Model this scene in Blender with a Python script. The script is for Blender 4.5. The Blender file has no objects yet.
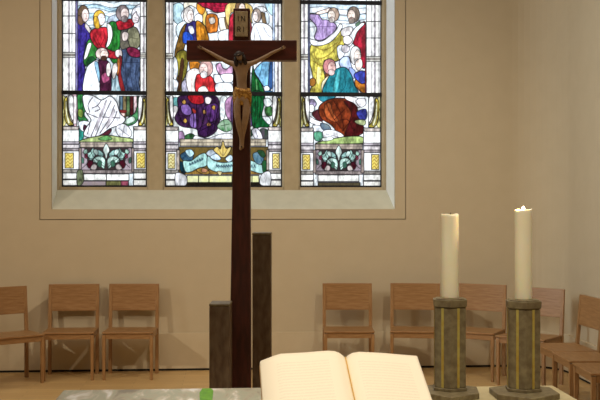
import bpy, bmesh, math, random
import numpy as np
from mathutils import Vector, Matrix
random.seed(7)
S = bpy.context.scene
COL = S.collection
R = math.radians

# ------------------------------------------------------------------ camera, world, lights, exposure
YAW = R(3.9); CZ = 1.69; FPX = 1000.0
ca, sa = math.cos(YAW), math.sin(YAW)
cam_d = bpy.data.cameras.new('camera'); cam = bpy.data.objects.new('camera', cam_d); COL.objects.link(cam)
cam.location = (0, 0, CZ); cam.rotation_euler = (R(90), 0, -YAW)
cam_d.sensor_width = 36; cam_d.lens = 36*FPX/600; cam_d.clip_end = 200
S.camera = cam
def C2W(X, d, z=0.0): return Vector((X*ca + d*sa, d*ca - X*sa, z))      # plan position given beside / ahead of the viewpoint
def ray(x, y): return Vector((sa + (x-300)/FPX*ca, ca - (x-300)/FPX*sa, (200-y)/FPX))
def onY(x, y, Y): r = ray(x, y); t = Y/r.y; return Vector((r.x*t, Y, CZ + r.z*t))
def onZ(x, y, z): r = ray(x, y); t = (z-CZ)/r.z; return Vector((r.x*t, r.y*t, z))
def onD(x, y, d): r = ray(x, y); return Vector((r.x*d, r.y*d, CZ + r.z*d))

w = bpy.data.worlds.new('daylight'); S.world = w; w.use_nodes = True
w.node_tree.nodes['Background'].inputs[0].default_value = (0.90, 0.96, 1.0, 1)
w.node_tree.nodes['Background'].inputs[1].default_value = 2.15

def area(name, loc, tgt, size, power, col, size_y=None):
    l = bpy.data.lights.new(name, 'AREA'); l.energy = power; l.color = col; l.size = size
    if size_y: l.shape = 'RECTANGLE'; l.size_y = size_y
    o = bpy.data.objects.new(name, l); COL.objects.link(o); o.location = loc
    o.rotation_euler = (Vector(tgt)-Vector(loc)).to_track_quat('-Z', 'Y').to_euler(); return o
def spot(name, loc, tgt, power, col, ang=60, blend=.6, rad=.05):
    l = bpy.data.lights.new(name, 'SPOT'); l.energy = power; l.color = col
    l.spot_size = R(ang); l.spot_blend = blend; l.shadow_soft_size = rad
    o = bpy.data.objects.new(name, l); COL.objects.link(o); o.location = loc
    o.rotation_euler = (Vector(tgt)-Vector(loc)).to_track_quat('-Z', 'Y').to_euler(); return o
WARM = (1.0, 0.88, 0.70)
area('overhead_ambient_fill', (-1.0, 4.5, 6.2), (-1.0, 4.5, 0), 5.0, 192, (1.0, .90, .77), 6.0)  # broad overhead fill added for ambient light, not a fitting
sd = area('side_window_daylight', (-6.4, 6.6, 3.4), (3.3, 8.0, 2.4), 1.4, 36, (.80, .93, 1.0), 2.6); sd.data.spread = R(55)
spot('left_spotlight', (-6.3, 3.6, 4.4), (-1.6, 9.6, .9), 560, WARM, 50, .8, .06)
spot('right_spotlight', (2.7, 4.6, 5.2), (1.0, 9.7, .8), 300, WARM, 60, .9, .06)
spot('altar_fill_spot', (.7, 1.2, 5.6), tuple(C2W(.4, 3.5, 1.0)), 610, (1.0, .92, .80), 27, .6, .08)  # added spot brightening book and candles, aimed clear of the cross
S.view_settings.view_transform = 'Standard'; S.view_settings.look = 'None'
S.view_settings.exposure = 0.0; S.view_settings.gamma = 1.0; S.view_settings.use_curve_mapping = False

# ------------------------------------------------------------------ helpers
def lin(c): return tuple(((v/255)/12.92 if v/255 <= .04045 else ((v/255+.055)/1.055)**2.4) for v in c[:3])
def mat(name, c, rough=.6, metal=0.0, noise=None, bump=0.0, nscale=20, stretch=(1,1,1), c2=None, spec=None, sss=0):
    m = bpy.data.materials.new(name); m.use_nodes = True
    nt = m.node_tree; b = nt.nodes['Principled BSDF']
    b.inputs['Roughness'].default_value = rough; b.inputs['Metallic'].default_value = metal
    if spec is not None: b.inputs['Specular IOR Level'].default_value = spec
    if sss:
        b.inputs['Subsurface Weight'].default_value = sss; b.inputs['Subsurface Radius'].default_value = (.03, .02, .01)
    c1 = lin(c); b.inputs['Base Color'].default_value = (*c1, 1)
    tc = nt.nodes.new('ShaderNodeTexCoord'); mp = nt.nodes.new('ShaderNodeMapping'); mp.inputs['Scale'].default_value = stretch
    nt.links.new(tc.outputs['Object'], mp.inputs['Vector'])
    n = nt.nodes.new('ShaderNodeTexNoise'); n.inputs['Scale'].default_value = nscale; n.inputs['Detail'].default_value = 5
    nt.links.new(mp.outputs[0], n.inputs['Vector'])
    r = nt.nodes.new('ShaderNodeValToRGB'); cc = lin(c2) if c2 else tuple(v*.85 for v in c1)
    r.color_ramp.elements[0].position = .35; r.color_ramp.elements[1].position = .68
    r.color_ramp.elements[0].color = (*cc, 1); r.color_ramp.elements[1].color = (*c1, 1)
    nt.links.new(n.outputs['Fac'], r.inputs['Fac']); nt.links.new(r.outputs['Color'], b.inputs['Base Color'])
    if bump:
        bp = nt.nodes.new('ShaderNodeBump'); bp.inputs['Strength'].default_value = bump; bp.inputs['Distance'].default_value = .004
        nt.links.new(n.outputs['Fac'], bp.inputs['Height']); nt.links.new(bp.outputs['Normal'], b.inputs['Normal'])
    return m
def emit(name, c, s):
    m = bpy.data.materials.new(name); m.use_nodes = True; b = m.node_tree.nodes['Principled BSDF']
    b.inputs['Emission Color'].default_value = (*c, 1); b.inputs['Emission Strength'].default_value = s; return m

def setp(o, label=None, cat=None, group=None, kind=None):
    if label: o['label'] = label
    if cat: o['category'] = cat
    if group: o['group'] = group
    if kind: o['kind'] = kind
    return o
def obj(name, bm, m, parent=None, smooth=False, bevel=0, seg=2):
    bmesh.ops.recalc_face_normals(bm, faces=bm.faces[:])
    me = bpy.data.meshes.new(name); bm.to_mesh(me); bm.free(); me.materials.append(m)
    if smooth:
        for p in me.polygons: p.use_smooth = True
    o = bpy.data.objects.new(name, me); COL.objects.link(o)
    if parent: o.parent = parent
    if bevel:
        b = o.modifiers.new('bevel', 'BEVEL'); b.width = bevel; b.segments = seg; b.limit_method = 'ANGLE'
    return o
def empty(name, loc, rz=0, **k):
    o = bpy.data.objects.new(name, None); COL.objects.link(o); o.location = loc; o.rotation_euler = (0, 0, rz)
    o.empty_display_size = .1; setp(o, **k); return o
def box(bm, x0, x1, y0, y1, z0, z1, M=None):
    vs = [bm.verts.new((x, y, z)) for z in (z0, z1) for x, y in ((x0,y0),(x1,y0),(x1,y1),(x0,y1))]
    for f in ((3,2,1,0),(4,5,6,7),(0,1,5,4),(1,2,6,5),(2,3,7,6),(3,0,4,7)): bm.faces.new([vs[i] for i in f])
    if M is not None: bmesh.ops.transform(bm, matrix=M, verts=vs)
    return vs
def prism(bm, pts, z0, z1, top_scale=1.0):
    n = len(pts); a = [bm.verts.new((x, y, z0)) for x, y in pts]; b = [bm.verts.new((x*top_scale, y*top_scale, z1)) for x, y in pts]
    bm.faces.new(a[::-1]); bm.faces.new(b)
    for i in range(n): bm.faces.new((a[i], a[(i+1)%n], b[(i+1)%n], b[i]))
def ngon(n, r, a0=0): return [(r*math.cos(a0+2*math.pi*i/n), r*math.sin(a0+2*math.pi*i/n)) for i in range(n)]
def tube(bm, pts, r, seg=8):
    rings = []
    for i, p in enumerate(pts):
        p = Vector(p); q = Vector(pts[min(i+1, len(pts)-1)]) - Vector(pts[max(i-1, 0)])
        M = q.to_track_quat('Z', 'Y').to_matrix(); rr = r[i] if isinstance(r, (list, tuple)) else r
        rings.append([bm.verts.new(p + M @ Vector((rr*math.cos(t), rr*math.sin(t), 0))) for t in [2*math.pi*k/seg for k in range(seg)]])
    for a, b in zip(rings, rings[1:]):
        for k in range(seg): bm.faces.new((a[k], a[(k+1)%seg], b[(k+1)%seg], b[k]))
    bm.faces.new(rings[0][::-1]); bm.faces.new(rings[-1])
def lathe(bm, prof, seg=32):
    rings = [[bm.verts.new((r*math.cos(2*math.pi*k/seg), r*math.sin(2*math.pi*k/seg), z)) for k in range(seg)] for r, z in prof]
    for a, b in zip(rings, rings[1:]):
        for k in range(seg): bm.faces.new((a[k], a[(k+1)%seg], b[(k+1)%seg], b[k]))
    bm.faces.new(rings[0][::-1]); bm.faces.new(rings[-1])

M_wall = mat('wall_plaster', (197, 181, 152), .9, bump=.05, nscale=6, c2=(194, 178, 149), spec=.2)
M_rev = mat('reveal_plaster', (206, 204, 186), .85, nscale=8, c2=(198, 196, 178), spec=.2)
M_stone = mat('window_stone', (184, 168, 138), .85, nscale=12, c2=(176, 160, 130), bump=.1, spec=.2)
M_ceil = mat('ceiling_paint', (220, 210, 190), .9)
M_plinth = mat('plinth_paint', (204, 188, 158), .8, nscale=8, c2=(200, 184, 154), spec=.2)
M_dark = mat('shadow_gap_black', (30, 26, 22), .8)
M_lead = mat('dark_lead', (34, 36, 42), .5, metal=.6)
M_beech = mat('beech_wood', (164, 124, 80), .42, nscale=9, stretch=(1, 6, 9), c2=(142, 102, 60), bump=.05)
M_beechv = mat('beech_wood_upright', (164, 124, 80), .42, nscale=9, stretch=(8, 8, 1), c2=(142, 102, 60), bump=.05)
M_cross = mat('mahogany_brown', (84, 38, 30), .45, nscale=10, stretch=(6, 6, 1), c2=(60, 27, 22), bump=.1)
M_crossh = mat('mahogany_brown_bar', (96, 42, 32), .45, nscale=10, stretch=(1, 6, 6), c2=(72, 32, 26), bump=.1)
M_stele = mat('bronze_brown', (116, 98, 76), .5, metal=0, nscale=14, stretch=(3, 3, 1), c2=(88, 68, 50), bump=.3)
M_holder = mat('patinated_bronze', (134, 122, 90), .5, metal=.1, nscale=40, c2=(106, 92, 66), bump=.4)
M_gold = mat('brass_inlay', (186, 172, 92), .4, metal=.2, nscale=30, c2=(176, 146, 60))
M_wax = mat('candle_wax', (244, 238, 210), .4, nscale=5, c2=(242, 234, 202), sss=.6)
M_wick = mat('burnt_wick', (30, 24, 20), .9)
M_skin = mat('painted_carved_body', (176, 146, 114), .5, nscale=30, c2=(156, 126, 96))
M_hair = mat('dark_carved_hair', (52, 36, 28), .6, nscale=60, c2=(34, 24, 20), bump=.5)
M_cloth = mat('gilded_cloth', (226, 178, 88), .4, metal=.4, nscale=120, c2=(140, 88, 30), bump=.6)
M_tit = mat('pale_titulus', (186, 170, 134), .6, nscale=60, c2=(160, 140, 108))
M_ink = mat('dark_lettering', (30, 24, 18), .7)
M_altar = mat('altar_limestone', (206, 192, 150), .35, nscale=9, c2=(188, 172, 128), bump=.05)
M_cover = mat('book_cover_tan', (196, 150, 90), .6)
M_wood2 = mat('dark_stand_wood', (96, 62, 38), .5)

# ------------------------------------------------------------------ the room
YW = 9.98; YG = YW + .36; XR = 3.29; XL = -6.6; YB = -4.0; ZC = 6.6
bm = bmesh.new(); box(bm, XL-.3, XR+.3, YB-.3, YW+.5, -.2, 0)
fl = bpy.data.materials.new('parquet'); fl.use_nodes = True
nt = fl.node_tree; b = nt.nodes['Principled BSDF']; b.inputs['Roughness'].default_value = .38
tc = nt.nodes.new('ShaderNodeTexCoord'); br = nt.nodes.new('ShaderNodeTexBrick'); br.inputs['Scale'].default_value = 1.0
br.inputs['Brick Width'].default_value = .9; br.inputs['Row Height'].default_value = .09; br.inputs['Mortar Size'].default_value = .0015
br.inputs['Color1'].default_value = (*lin((212, 178, 122)), 1); br.inputs['Color2'].default_value = (*lin((198, 162, 108)), 1)
br.inputs['Mortar'].default_value = (*lin((160, 126, 82)), 1)
nt.links.new(tc.outputs['Object'], br.inputs['Vector']); nt.links.new(br.outputs['Color'], b.inputs['Base Color'])
setp(obj('floor', bm, fl), kind='structure')
bm = bmesh.new(); box(bm, XL-.3, XR+.3, YB-.3, YW+.5, ZC, ZC+.2); setp(obj('ceiling', bm, M_ceil), kind='structure')
bm = bmesh.new(); box(bm, XL-.3, XL, YB-.3, YW+.5, 0, ZC); setp(obj('wall_left', bm, M_wall), kind='structure')
bm = bmesh.new(); box(bm, XL-.3, XR+.3, YB-.3, YB, 0, ZC); setp(obj('wall_rear', bm, M_wall), kind='structure')
# right wall, meeting the back wall in a soft rounded corner
bm = bmesh.new(); rc = .45
prof = [(XR, YB)] + [(XR-rc+rc*math.cos(t), YW-rc+rc*math.sin(t)) for t in [R(90)*i/12 for i in range(13)]] + [(XR-rc, YW+.3), (XR+.3, YW+.3), (XR+.3, YB)]
prism(bm, prof, 0, ZC); o = setp(obj('wall_right', bm, M_wall), kind='structure')
# back wall with the big opening
gl = onY(39.5, 220, YW); gr = onY(406, 219.5, YW); zg = gl.z; ZT = 4.9
bm = bmesh.new()
box(bm, XL, gl.x, YW, YW+.5, 0, ZC); box(bm, gr.x, XR-rc, YW, YW+.5, 0, ZC)
box(bm, gl.x, gr.x, YW, YW+.5, 0, zg); box(bm, gl.x, gr.x, YW, YW+.5, ZT+.12, ZC)
setp(obj('wall_back', bm, M_wall), kind='structure')
# plaster band round the opening with its fine joint, then the splayed reveal and sloping sill
ol = onY(51.5, 209, YW); orr = onY(395, 209, YW); zo = onY(200, 209.3, YW).z
il = onY(57, 190, YG-.07); ir = onY(386.3, 190, YG-.07); zi = onY(200, 190, YG-.07).z
g = .007
bm = bmesh.new()
box(bm, gl.x+g, ol.x, YW+.001, YW+.45, zg+g, ZT); box(bm, orr.x, gr.x-g, YW+.001, YW+.45, zg+g, ZT)
box(bm, ol.x, orr.x, YW+.001, YW+.45, zg+g, zo)
setp(obj('trim_1', bm, M_wall), kind='structure')
bm = bmesh.new()
def quad(*p): bm.faces.new([bm.verts.new(q) for q in p])
yi = YG-.07; e = .004; zu = ZT+.11
# solid wedges: left, right, sill
def wedge(pts, z0, z1): prism(bm, pts, z0, z1)
M_rev2 = mat('daylit_reveal_white', (236, 238, 234), .8, nscale=8, c2=(230, 232, 228), spec=.2)  # side reveals coloured whiter to carry the daylight on them
wedge([(ol.x+e, YW+.004), (il.x, yi), (il.x, YW+.45), (ol.x+e, YW+.45)], zo, zu)
wedge([(orr.x-e, YW+.004), (orr.x-e, YW+.45), (ir.x, YW+.45), (ir.x, yi)], zo, zu)
setp(obj('trim_7', bm, M_rev2), kind='structure'); bm = bmesh.new()
v = [bm.verts.new(p) for x in (ol.x+e, orr.x-e) for p in ((x, YW+.004, zo+.003), (x, yi, zi), (x, YW+.3, zi), (x, YW+.3, zo-.01), (x, YW+.004, zo-.01))]
for i in range(5): bm.faces.new((v[i], v[(i+1)%5], v[5+(i+1)%5], v[5+i]))
bm.faces.new(v[:5][::-1]); bm.faces.new(v[5:])
setp(obj('trim_2', bm, M_rev), kind='structure')
# stone tracery with three lights
lights = [(62, 147, 187), (165, 282, 187.2), (300, 381.3, 187.5)]
LX = [(onY(a, 187, YG).x, onY(b_, 187, YG).x) for a, b_, _ in lights]; zb = onY(220, 187.2, YG).z
bm = bmesh.new(); xs = [il.x-.05] + [v for p in LX for v in p] + [ir.x+.05]
def mull(a, b_, z0, z1):     # chamfered bar
    c = min(.02, (b_-a)/3)
    prism(bm, [(a, YG+.1), (a, YG-.02), (a+c, yi+.005), (b_-c, yi+.005), (b_, YG-.02), (b_, YG+.1)], z0, z1)
for i in range(0, 8, 2): mull(xs[i], xs[i+1], zi-.03, zu)
for a, b_ in LX: box(bm, a-.01, b_+.01, yi+.012, YG+.1, zi-.03, zb)
setp(obj('trim_3', bm, M_stone), kind='structure')
# unseen outer blocker ring, added so daylight only comes through the glass
bm = bmesh.new(); box(bm, il.x-.3, ir.x+.3, YG+.101, YG+.14, zi-.4, zb); box(bm, il.x-.3, ir.x+.3, YW+.02, YG+.14, zu, zu+.2)
setp(obj('daylight_blocker', bm, M_stone), kind='structure')
# plinth strip, and a black band painted as the shadow gap below it
def strip(off, z0, z1):
    n = 14; arc = lambda rr: [(XR-rc+rr*math.cos(t), YW-rc+rr*math.sin(t)) for t in [R(90)*q/n for q in range(n+1)]]
    outer = [(XR, YB)] + arc(rc) + [(XL, YW)]; inner = [(XR-off, YB)] + arc(rc-off) + [(XL, YW-off)]
    bm = bmesh.new(); prism_q = []
    for p, q in zip(outer, inner): prism_q.append([bm.verts.new((*p, z0)), bm.verts.new((*p, z1)), bm.verts.new((*q, z1)), bm.verts.new((*q, z0))])
    for a, b_ in zip(prism_q, prism_q[1:]):
        for c in range(4): bm.faces.new((a[c], a[(c+1) % 4], b_[(c+1) % 4], b_[c]))
    bm.faces.new(prism_q[0]); bm.faces.new(prism_q[-1][::-1]); return bm
setp(obj('trim_5', strip(.022, .022, .372), M_plinth), kind='structure')
setp(obj('shadow_gap_strip', strip(.012, 0, .022), M_dark), kind='structure')

# ------------------------------------------------------------------ stained glass: the leaded design as a colour field
SS = 4; X0, Y0, X1, Y1 = 58, -12, 386, 192
W_, H_ = (X1-X0)*SS, (Y1-Y0)*SS
IMG = np.ones((H_, W_, 3), np.float32); IMG[:] = np.array((244, 248, 252))/255
yy, xx = np.mgrid[0:H_, 0:W_]; px = xx/SS + X0; py = yy/SS + Y0
rng = np.random.RandomState(3)
def vnoise(fx, fy):
    gx = rng.rand(64, 64); u = px*fx; v = py*fy; iu = np.floor(u).astype(int); iv = np.floor(v).astype(int); fu = u-iu; fv = v-iv
    fu = fu*fu*(3-2*fu); fv = fv*fv*(3-2*fv); G = lambda a, b: gx[a % 64, b % 64]
    return (G(iu, iv)*(1-fu)*(1-fv)+G(iu+1, iv)*fu*(1-fv)+G(iu, iv+1)*(1-fu)*fv+G(iu+1, iv+1)*fu*fv).astype(np.float32)
NZ = vnoise(.35, .2)*.6 + vnoise(1.1, .5)*.4
NZ2 = vnoise(.9, .25)
TR = [0, 0, 1]
def T(ox, oy, s): TR[:] = [ox, oy, s]
def tp(pts): return [(TR[0]+a/TR[2], TR[1]+b/TR[2]) for a, b in pts]
def smooth(pts, closed=True, k=5):
    n = len(pts); out = []
    for i in range(n if closed else n-1):
        if closed: p0, p1, p2, p3 = pts[i-1], pts[i], pts[(i+1) % n], pts[(i+2) % n]
        else: p0, p1, p2, p3 = pts[max(i-1, 0)], pts[i], pts[i+1], pts[min(i+2, n-1)]
        for j in range(k):
            t = j/k
            out.append(tuple(.5*(2*p1[c]+(p2[c]-p0[c])*t+(2*p0[c]-5*p1[c]+4*p2[c]-p3[c])*t*t+(3*p1[c]-p0[c]-3*p2[c]+p3[c])*t**3) for c in (0, 1)))
    if not closed: out.append(pts[-1])
    return out
def stroke(pts, wd, c=(38, 34, 42), closed=False, a=.9):
    P = list(pts) + ([pts[0]] if closed else [])
    c = np.array(c, np.float32)/255
    for (ax, ay), (bx, by) in zip(P, P[1:]):
        i0 = max(0, int((min(ax, bx)-wd-1-X0)*SS)); i1 = min(W_, int((max(ax, bx)+wd+1-X0)*SS)+1)
        j0 = max(0, int((min(ay, by)-wd-1-Y0)*SS)); j1 = min(H_, int((max(ay, by)+wd+1-Y0)*SS)+1)
        if i0 >= i1 or j0 >= j1: continue
        qx = px[j0:j1, i0:i1]-ax; qy = py[j0:j1, i0:i1]-ay; dx, dy = bx-ax, by-ay
        t = np.clip((qx*dx+qy*dy)/(dx*dx+dy*dy+1e-9), 0, 1)
        d = np.hypot(qx-t*dx, qy-t*dy); m = (np.clip((wd/2-d)*SS+.5, 0, 1)*a)[..., None]
        S_ = IMG[j0:j1, i0:i1]; S_[:] = np.minimum(S_, S_*(1-m)+c*m)
def inside(Q, i0, i1, j0, j1):
    sx = px[j0:j1, i0:i1]; sy = py[j0:j1, i0:i1]; m = np.zeros(sx.shape, bool)
    for (ax, ay), (bx, by) in zip(Q, Q[1:]+Q[:1]):
        if ay == by: continue
        c = (ay > sy) != (by > sy); m ^= c & (sx < (bx-ax)*(sy-ay)/(by-ay)+ax)
    return m
def P(c, pts, sm=True, lw=.74, var=.22, c2=None, streak=False):
    Q = tp(pts)
    if sm: Q = smooth(Q)
    i0 = max(0, int((min(q[0] for q in Q)-X0)*SS)-1); i1 = min(W_, int((max(q[0] for q in Q)-X0)*SS)+2)
    j0 = max(0, int((min(q[1] for q in Q)-Y0)*SS)-1); j1 = min(H_, int((max(q[1] for q in Q)-Y0)*SS)+2)
    m = inside(Q, i0, i1, j0, j1)
    c = np.array(c, np.float32)/255; n = (NZ2 if streak else NZ)[j0:j1, i0:i1, None]
    cc2 = np.array(c2, np.float32)/255 if c2 else np.clip(c*(1-var), 0, 1)
    colr = c*(n) + cc2*(1-n) if c2 else np.clip(c*(1+var*.45-var*1.3*(1-n)), 0, 1)
    IMG[j0:j1, i0:i1][m] = colr[m]
    if lw: stroke(Q, lw, closed=True)
def L(pts, lw=.4, c=(60, 56, 66), sm=True, a=.8):
    Q = tp(pts); stroke(smooth(Q, False) if sm and len(Q) > 2 else Q, lw, c, a=a)
def B(c, x0, y0, x1, y1, **k): P(c, [(x0, y0), (x1, y0), (x1, y1), (x0, y1)], sm=False, **k)
def H(cx, cy, rx, ry, hair, face, side=1, beard=None, lw=.55):      # a head: hair mass, face turned to one side, features
    e = lambda ax, ay, bx, by, n=12: [(ax+bx*math.cos(2*math.pi*i/n), ay+by*math.sin(2*math.pi*i/n)) for i in range(n)]
    P(hair, e(cx, cy, rx, ry), lw=lw); P(face, e(cx+side*rx*.35, cy+ry*.12, rx*.62, ry*.72), lw=.25, var=.12)
    if beard: P(beard, e(cx+side*rx*.3, cy+ry*.75, rx*.5, ry*.42), lw=.25)
    x = cx+side*rx*.45
    L([(x-rx*.3, cy-ry*.1), (x+rx*.05, cy-ry*.1)], .35, (90, 60, 60)); L([(x+rx*.22, cy-ry*.1), (x+rx*.4, cy-ry*.08)], .35, (90, 60, 60))
    L([(x+rx*.1, cy), (x+rx*.15, cy+ry*.3)], .3, (150, 110, 105)); L([(x-rx*.1, cy+ry*.5), (x+rx*.25, cy+ry*.5)], .35, (160, 70, 70))
WHT = (254, 251, 247); LIL = (212, 200, 208); PNK = (232, 206, 200); GRY = (196, 188, 190)
SKY = (196, 226, 242)
def column(xa, xb, ya, yb, cap, breaks, vl):
    B(WHT, xa, ya, xb, yb, var=.06); 
    for v_ in vl: L([(v_, ya), (v_, yb)], .55, (96, 90, 110))
    m_ = vl[0]; B(LIL, m_-1.6, ya, m_-.2, yb, lw=0, var=.3)
    for q in breaks: L([(xa, q), (xb, q)], .8, (44, 42, 50))
    B((236, 232, 222), xa, cap-2.6, xb, cap+2.6, lw=.6, var=.1); B((206, 196, 186), xa, cap-.9, xb, cap+.9, lw=.4)
def ornament(cx, w_, y0, y1, flip):           # gilt scroll below the column shaft
    B((244, 240, 226), cx-w_/2, y0, cx+w_/2, y1, var=.08)
    f = lambda t: cx + flip*t*w_/2
    h = y1-y0; g = lambda v_: y0+v_*h
    P((236, 226, 150), [(f(-1), g(.05)), (f(-.5), g(.08)), (f(-.6), g(.5)), (f(-.3), g(.85)), (f(-1), g(.98))], lw=.4, var=.4)
    P((222, 198, 80), [(f(-.75), g(.3)), (f(-.6), g(.1)), (f(-.2), g(.04)), (f(-.1), g(.3)), (f(.1), g(.6)), (f(.5), g(.82)), (f(1), g(.95)), (f(.2), g(.98)), (f(-.5), g(.8))], var=.35)
    P((250, 244, 196), [(f(-.45), g(.2)), (f(-.28), g(.2)), (f(-.1), g(.6)), (f(.35), g(.88)), (f(.0), g(.9)), (f(-.4), g(.6))], lw=.3)
    P((246, 242, 240), [(f(.1), g(.04)), (f(.9), g(.04)), (f(.95), g(.8)), (f(.3), g(.55))], lw=.45)
    L([(f(-.1), g(.05)), (f(.1), g(.5)), (f(1), g(.93))], .75, (84, 60, 30), a=1); L([(f(-.85), g(.4)), (f(-.5), g(.55)), (f(-.9), g(.75))], .5, (140, 100, 30))

def pedestal(xa, xb, y0, sq, squ=(226, 196, 70)):     # mouldings, die with gilt square, base
    B((250, 248, 246), xa, y0, xb, y0+17, var=.06)
    P((222, 208, 200), [(xa, y0), (xb, y0), (xb-1, y0+3.5), (xa+1, y0+3.5)], sm=False, lw=.5)
    B((206, 196, 204), xa, y0+15, xb, y0+17.5, lw=.4); B((232, 222, 224), xa, y0+18, xb, y0+22, lw=.5); B((190, 178, 182), xa, y0+22, xb, y0+24.5, lw=.5)
    B((248, 246, 246), xa, y0+24.5, xb, y0+43, var=.06)
    B(squ, sq[0], y0+26.5, sq[1], y0+41.5, lw=.6, c2=(250, 238, 170))
    for k in range(4):
        q = y0+28+k*3.4; L([(sq[0]+1, q+2), (sq[0]+3, q), (sq[0]+5, q+2.5), (sq[1]-1, q)], .5, (170, 116, 30))
    B((186, 178, 170), xa, y0+43, xb, y0+46.5, lw=.5, var=.3)
    B(WHT, xa, y0+46.5, xb, y0+52.5, var=.08); B(WHT, xa, y0+53.2, xb, y0+59, var=.08)
def foliage(xa, xb, y0, y1):          # dark panel with pale green leaves and red berries
    B((196, 178, 164), xa, y0-5.5, xb, y0, lw=.6); L([(xa, y0-3.2), (xb, y0-3.2)], .35, (130, 110, 110))
    B((74, 62, 66), xa, y0, xb, y1, c2=(110, 92, 90)); cx = (xa+xb)/2
    for s in (-1, 1):
        f = lambda u, v_: (cx+s*u*(xb-xa)/2, y0+v_*(y1-y0))
        P((188, 170, 180), [f(.78, .1), f(.98, .1), f(.98, .98), f(.6, .98), f(.72, .6)], lw=.4)
        P((176, 214, 204), [f(.5, .02), f(.62, .2), f(.8, .3), f(.66, .45), f(.62, .62), f(.5, .5), f(.42, .3)], lw=.5, var=.35)
        P((196, 226, 214), [f(.06, .5), f(.2, .4), f(.42, .42), f(.5, .62), f(.3, .72), f(.1, .95), f(.04, .75)], lw=.5, var=.35)
        P((160, 202, 196), [f(.1, .3), f(.26, .12), f(.42, .14), f(.3, .34), f(.16, .42)], lw=.45)
        P((118, 34, 58), [f(.52, .62), f(.64, .56), f(.74, .74), f(.66, .92), f(.54, .86)], lw=.45, var=.4)
        P((206, 190, 186), [f(.36, .8), f(.5, .74), f(.6, .95), f(.4, .98)], lw=.4)
        L([f(.6, .1), f(.5, .4), f(.3, .6), f(.05, .9)], .45, (40, 60, 56)); L([f(.3, .5), f(.16, .7)], .35, (70, 100, 96))
    for s in (-1, 1):
        f = lambda u, v_: (cx+s*u*(xb-xa)/2, y0+v_*(y1-y0))
        P((206, 230, 222), [f(.3, .2), f(.38, .08), f(.5, .12), f(.44, .28), f(.34, .34)], lw=.35, var=.3)
        P((86, 140, 116), [f(.18, .62), f(.3, .58), f(.34, .8), f(.2, .86)], lw=.35); P((150, 60, 84), [f(.7, .3), f(.8, .28), f(.82, .44), f(.72, .48)], lw=.35)
        P((170, 206, 190), [f(.74, .08), f(.86, .14), f(.84, .28), f(.72, .24)], lw=.35); P((96, 150, 130), [f(.86, .5), f(.94, .44), f(.94, .66), f(.86, .7)], lw=.3)
        for q in range(5): L([f(.48+.05*q, .16+.06*q), f(.6+.02*q, .3+.04*q)], .3, (60, 100, 92)); L([f(.1+.07*q, .72-.04*q), f(.2+.05*q, .6-.02*q)], .3, (70, 110, 104))
        L([f(.02, .3), f(.3, .38), f(.6, .5), f(.9, .2)], .5, (30, 40, 40)); L([f(.3, .95), f(.5, .55), f(.9, .9)], .45, (50, 40, 46))
    P((222, 236, 228), [(cx, y0-4), (cx+3.2, y0+2.5), (cx+1.4, y0+7), (cx, y0+12), (cx-1.4, y0+7), (cx-3.2, y0+2.5)], lw=.5)
    B((178, 162, 160), xa, y1, xb, y1+3.5, lw=.5, var=.3)

# --- left light, 62..147
T(0, 0, 1); B((228, 240, 248), 60, -12, 150, 190, lw=0)
for k, q in enumerate((-6, 1, 6, 10, 15, 22, 30)):
    P(SKY if k % 2 == 0 else (236, 244, 250), [(78, q), (96, q-2), (112, q+2), (128, q-1), (141, q+1), (141, q+5), (126, q+4), (110, q+7), (94, q+3), (78, q+5)], lw=.4, var=.12)
T(50, 0, 4)
P((200, 214, 232), [(235, 70), (270, 60), (270, 100), (235, 96)], lw=.4); P((240, 236, 244), [(330, 40), (380, 30), (380, 260), (362, 250), (355, 140), (330, 100)], lw=.5)
L([(112, 40), (180, 18), (260, 42), (380, 22)], .45, (70, 110, 140)); L([(150, 70), (230, 52), (280, 30)], .4, (70, 110, 140)); L([(318, 60), (380, 72)], .4, (90, 110, 140))
P((78, 62, 176), [(112, 92), (150, 100), (168, 130), (165, 175), (150, 215), (140, 260), (145, 330), (135, 372), (102, 372), (100, 150)], var=.45)
for a in ([(125, 110), (118, 200), (112, 360)], [(148, 112), (140, 190), (124, 260), (128, 360)], [(160, 140), (135, 220)]): L(a, .45, (34, 26, 90))
P((240, 226, 222), [(146, 94), (168, 128), (160, 134), (140, 108)], lw=.35)
H(133, 57, 23, 36, (156, 124, 98), (240, 216, 210), 1)
P((150, 112, 88), [(112, 62), (128, 70), (132, 96), (118, 100), (110, 84)], lw=.3)
P((70, 168, 74), [(150, 165), (170, 160), (188, 195), (186, 232), (168, 262), (140, 262), (134, 230)], var=.3)
P(WHT, [(150, 178), (166, 176), (150, 225), (136, 236)], lw=.4); P((42, 120, 66), [(150, 236), (170, 226), (186, 250), (180, 280), (150, 262)], lw=.4)
P((56, 164, 66), [(236, 92), (268, 90), (282, 120), (280, 180), (272, 250), (250, 250), (232, 210), (226, 160)], var=.4)
for a in ([(250, 100), (252, 160), (244, 215)], [(268, 105), (266, 180), (258, 240)]): L(a, .4, (20, 80, 30))
P((208, 44, 58), [(164, 122), (200, 110), (228, 112), (234, 150), (222, 186), (250, 204), (290, 208), (280, 232), (236, 232), (206, 206), (178, 182), (162, 152)], var=.35)
for a in ([(180, 130), (200, 180), (240, 215)], [(215, 120), (218, 150), (205, 180)], [(172, 150), (200, 195)]): L(a, .45, (110, 16, 34))
P(WHT, [(228, 96), (244, 104), (250, 140), (240, 176), (224, 190), (232, 150)], lw=.5, var=.08)
H(197, 73, 24, 33, (238, 192, 76), (244, 232, 230), 1)
P((236, 184, 60), [(178, 66), (192, 72), (198, 110), (182, 112), (174, 90)], lw=.35)
P((244, 226, 222), [(262, 204), (280, 198), (292, 212), (284, 228), (264, 226)], lw=.4)
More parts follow.
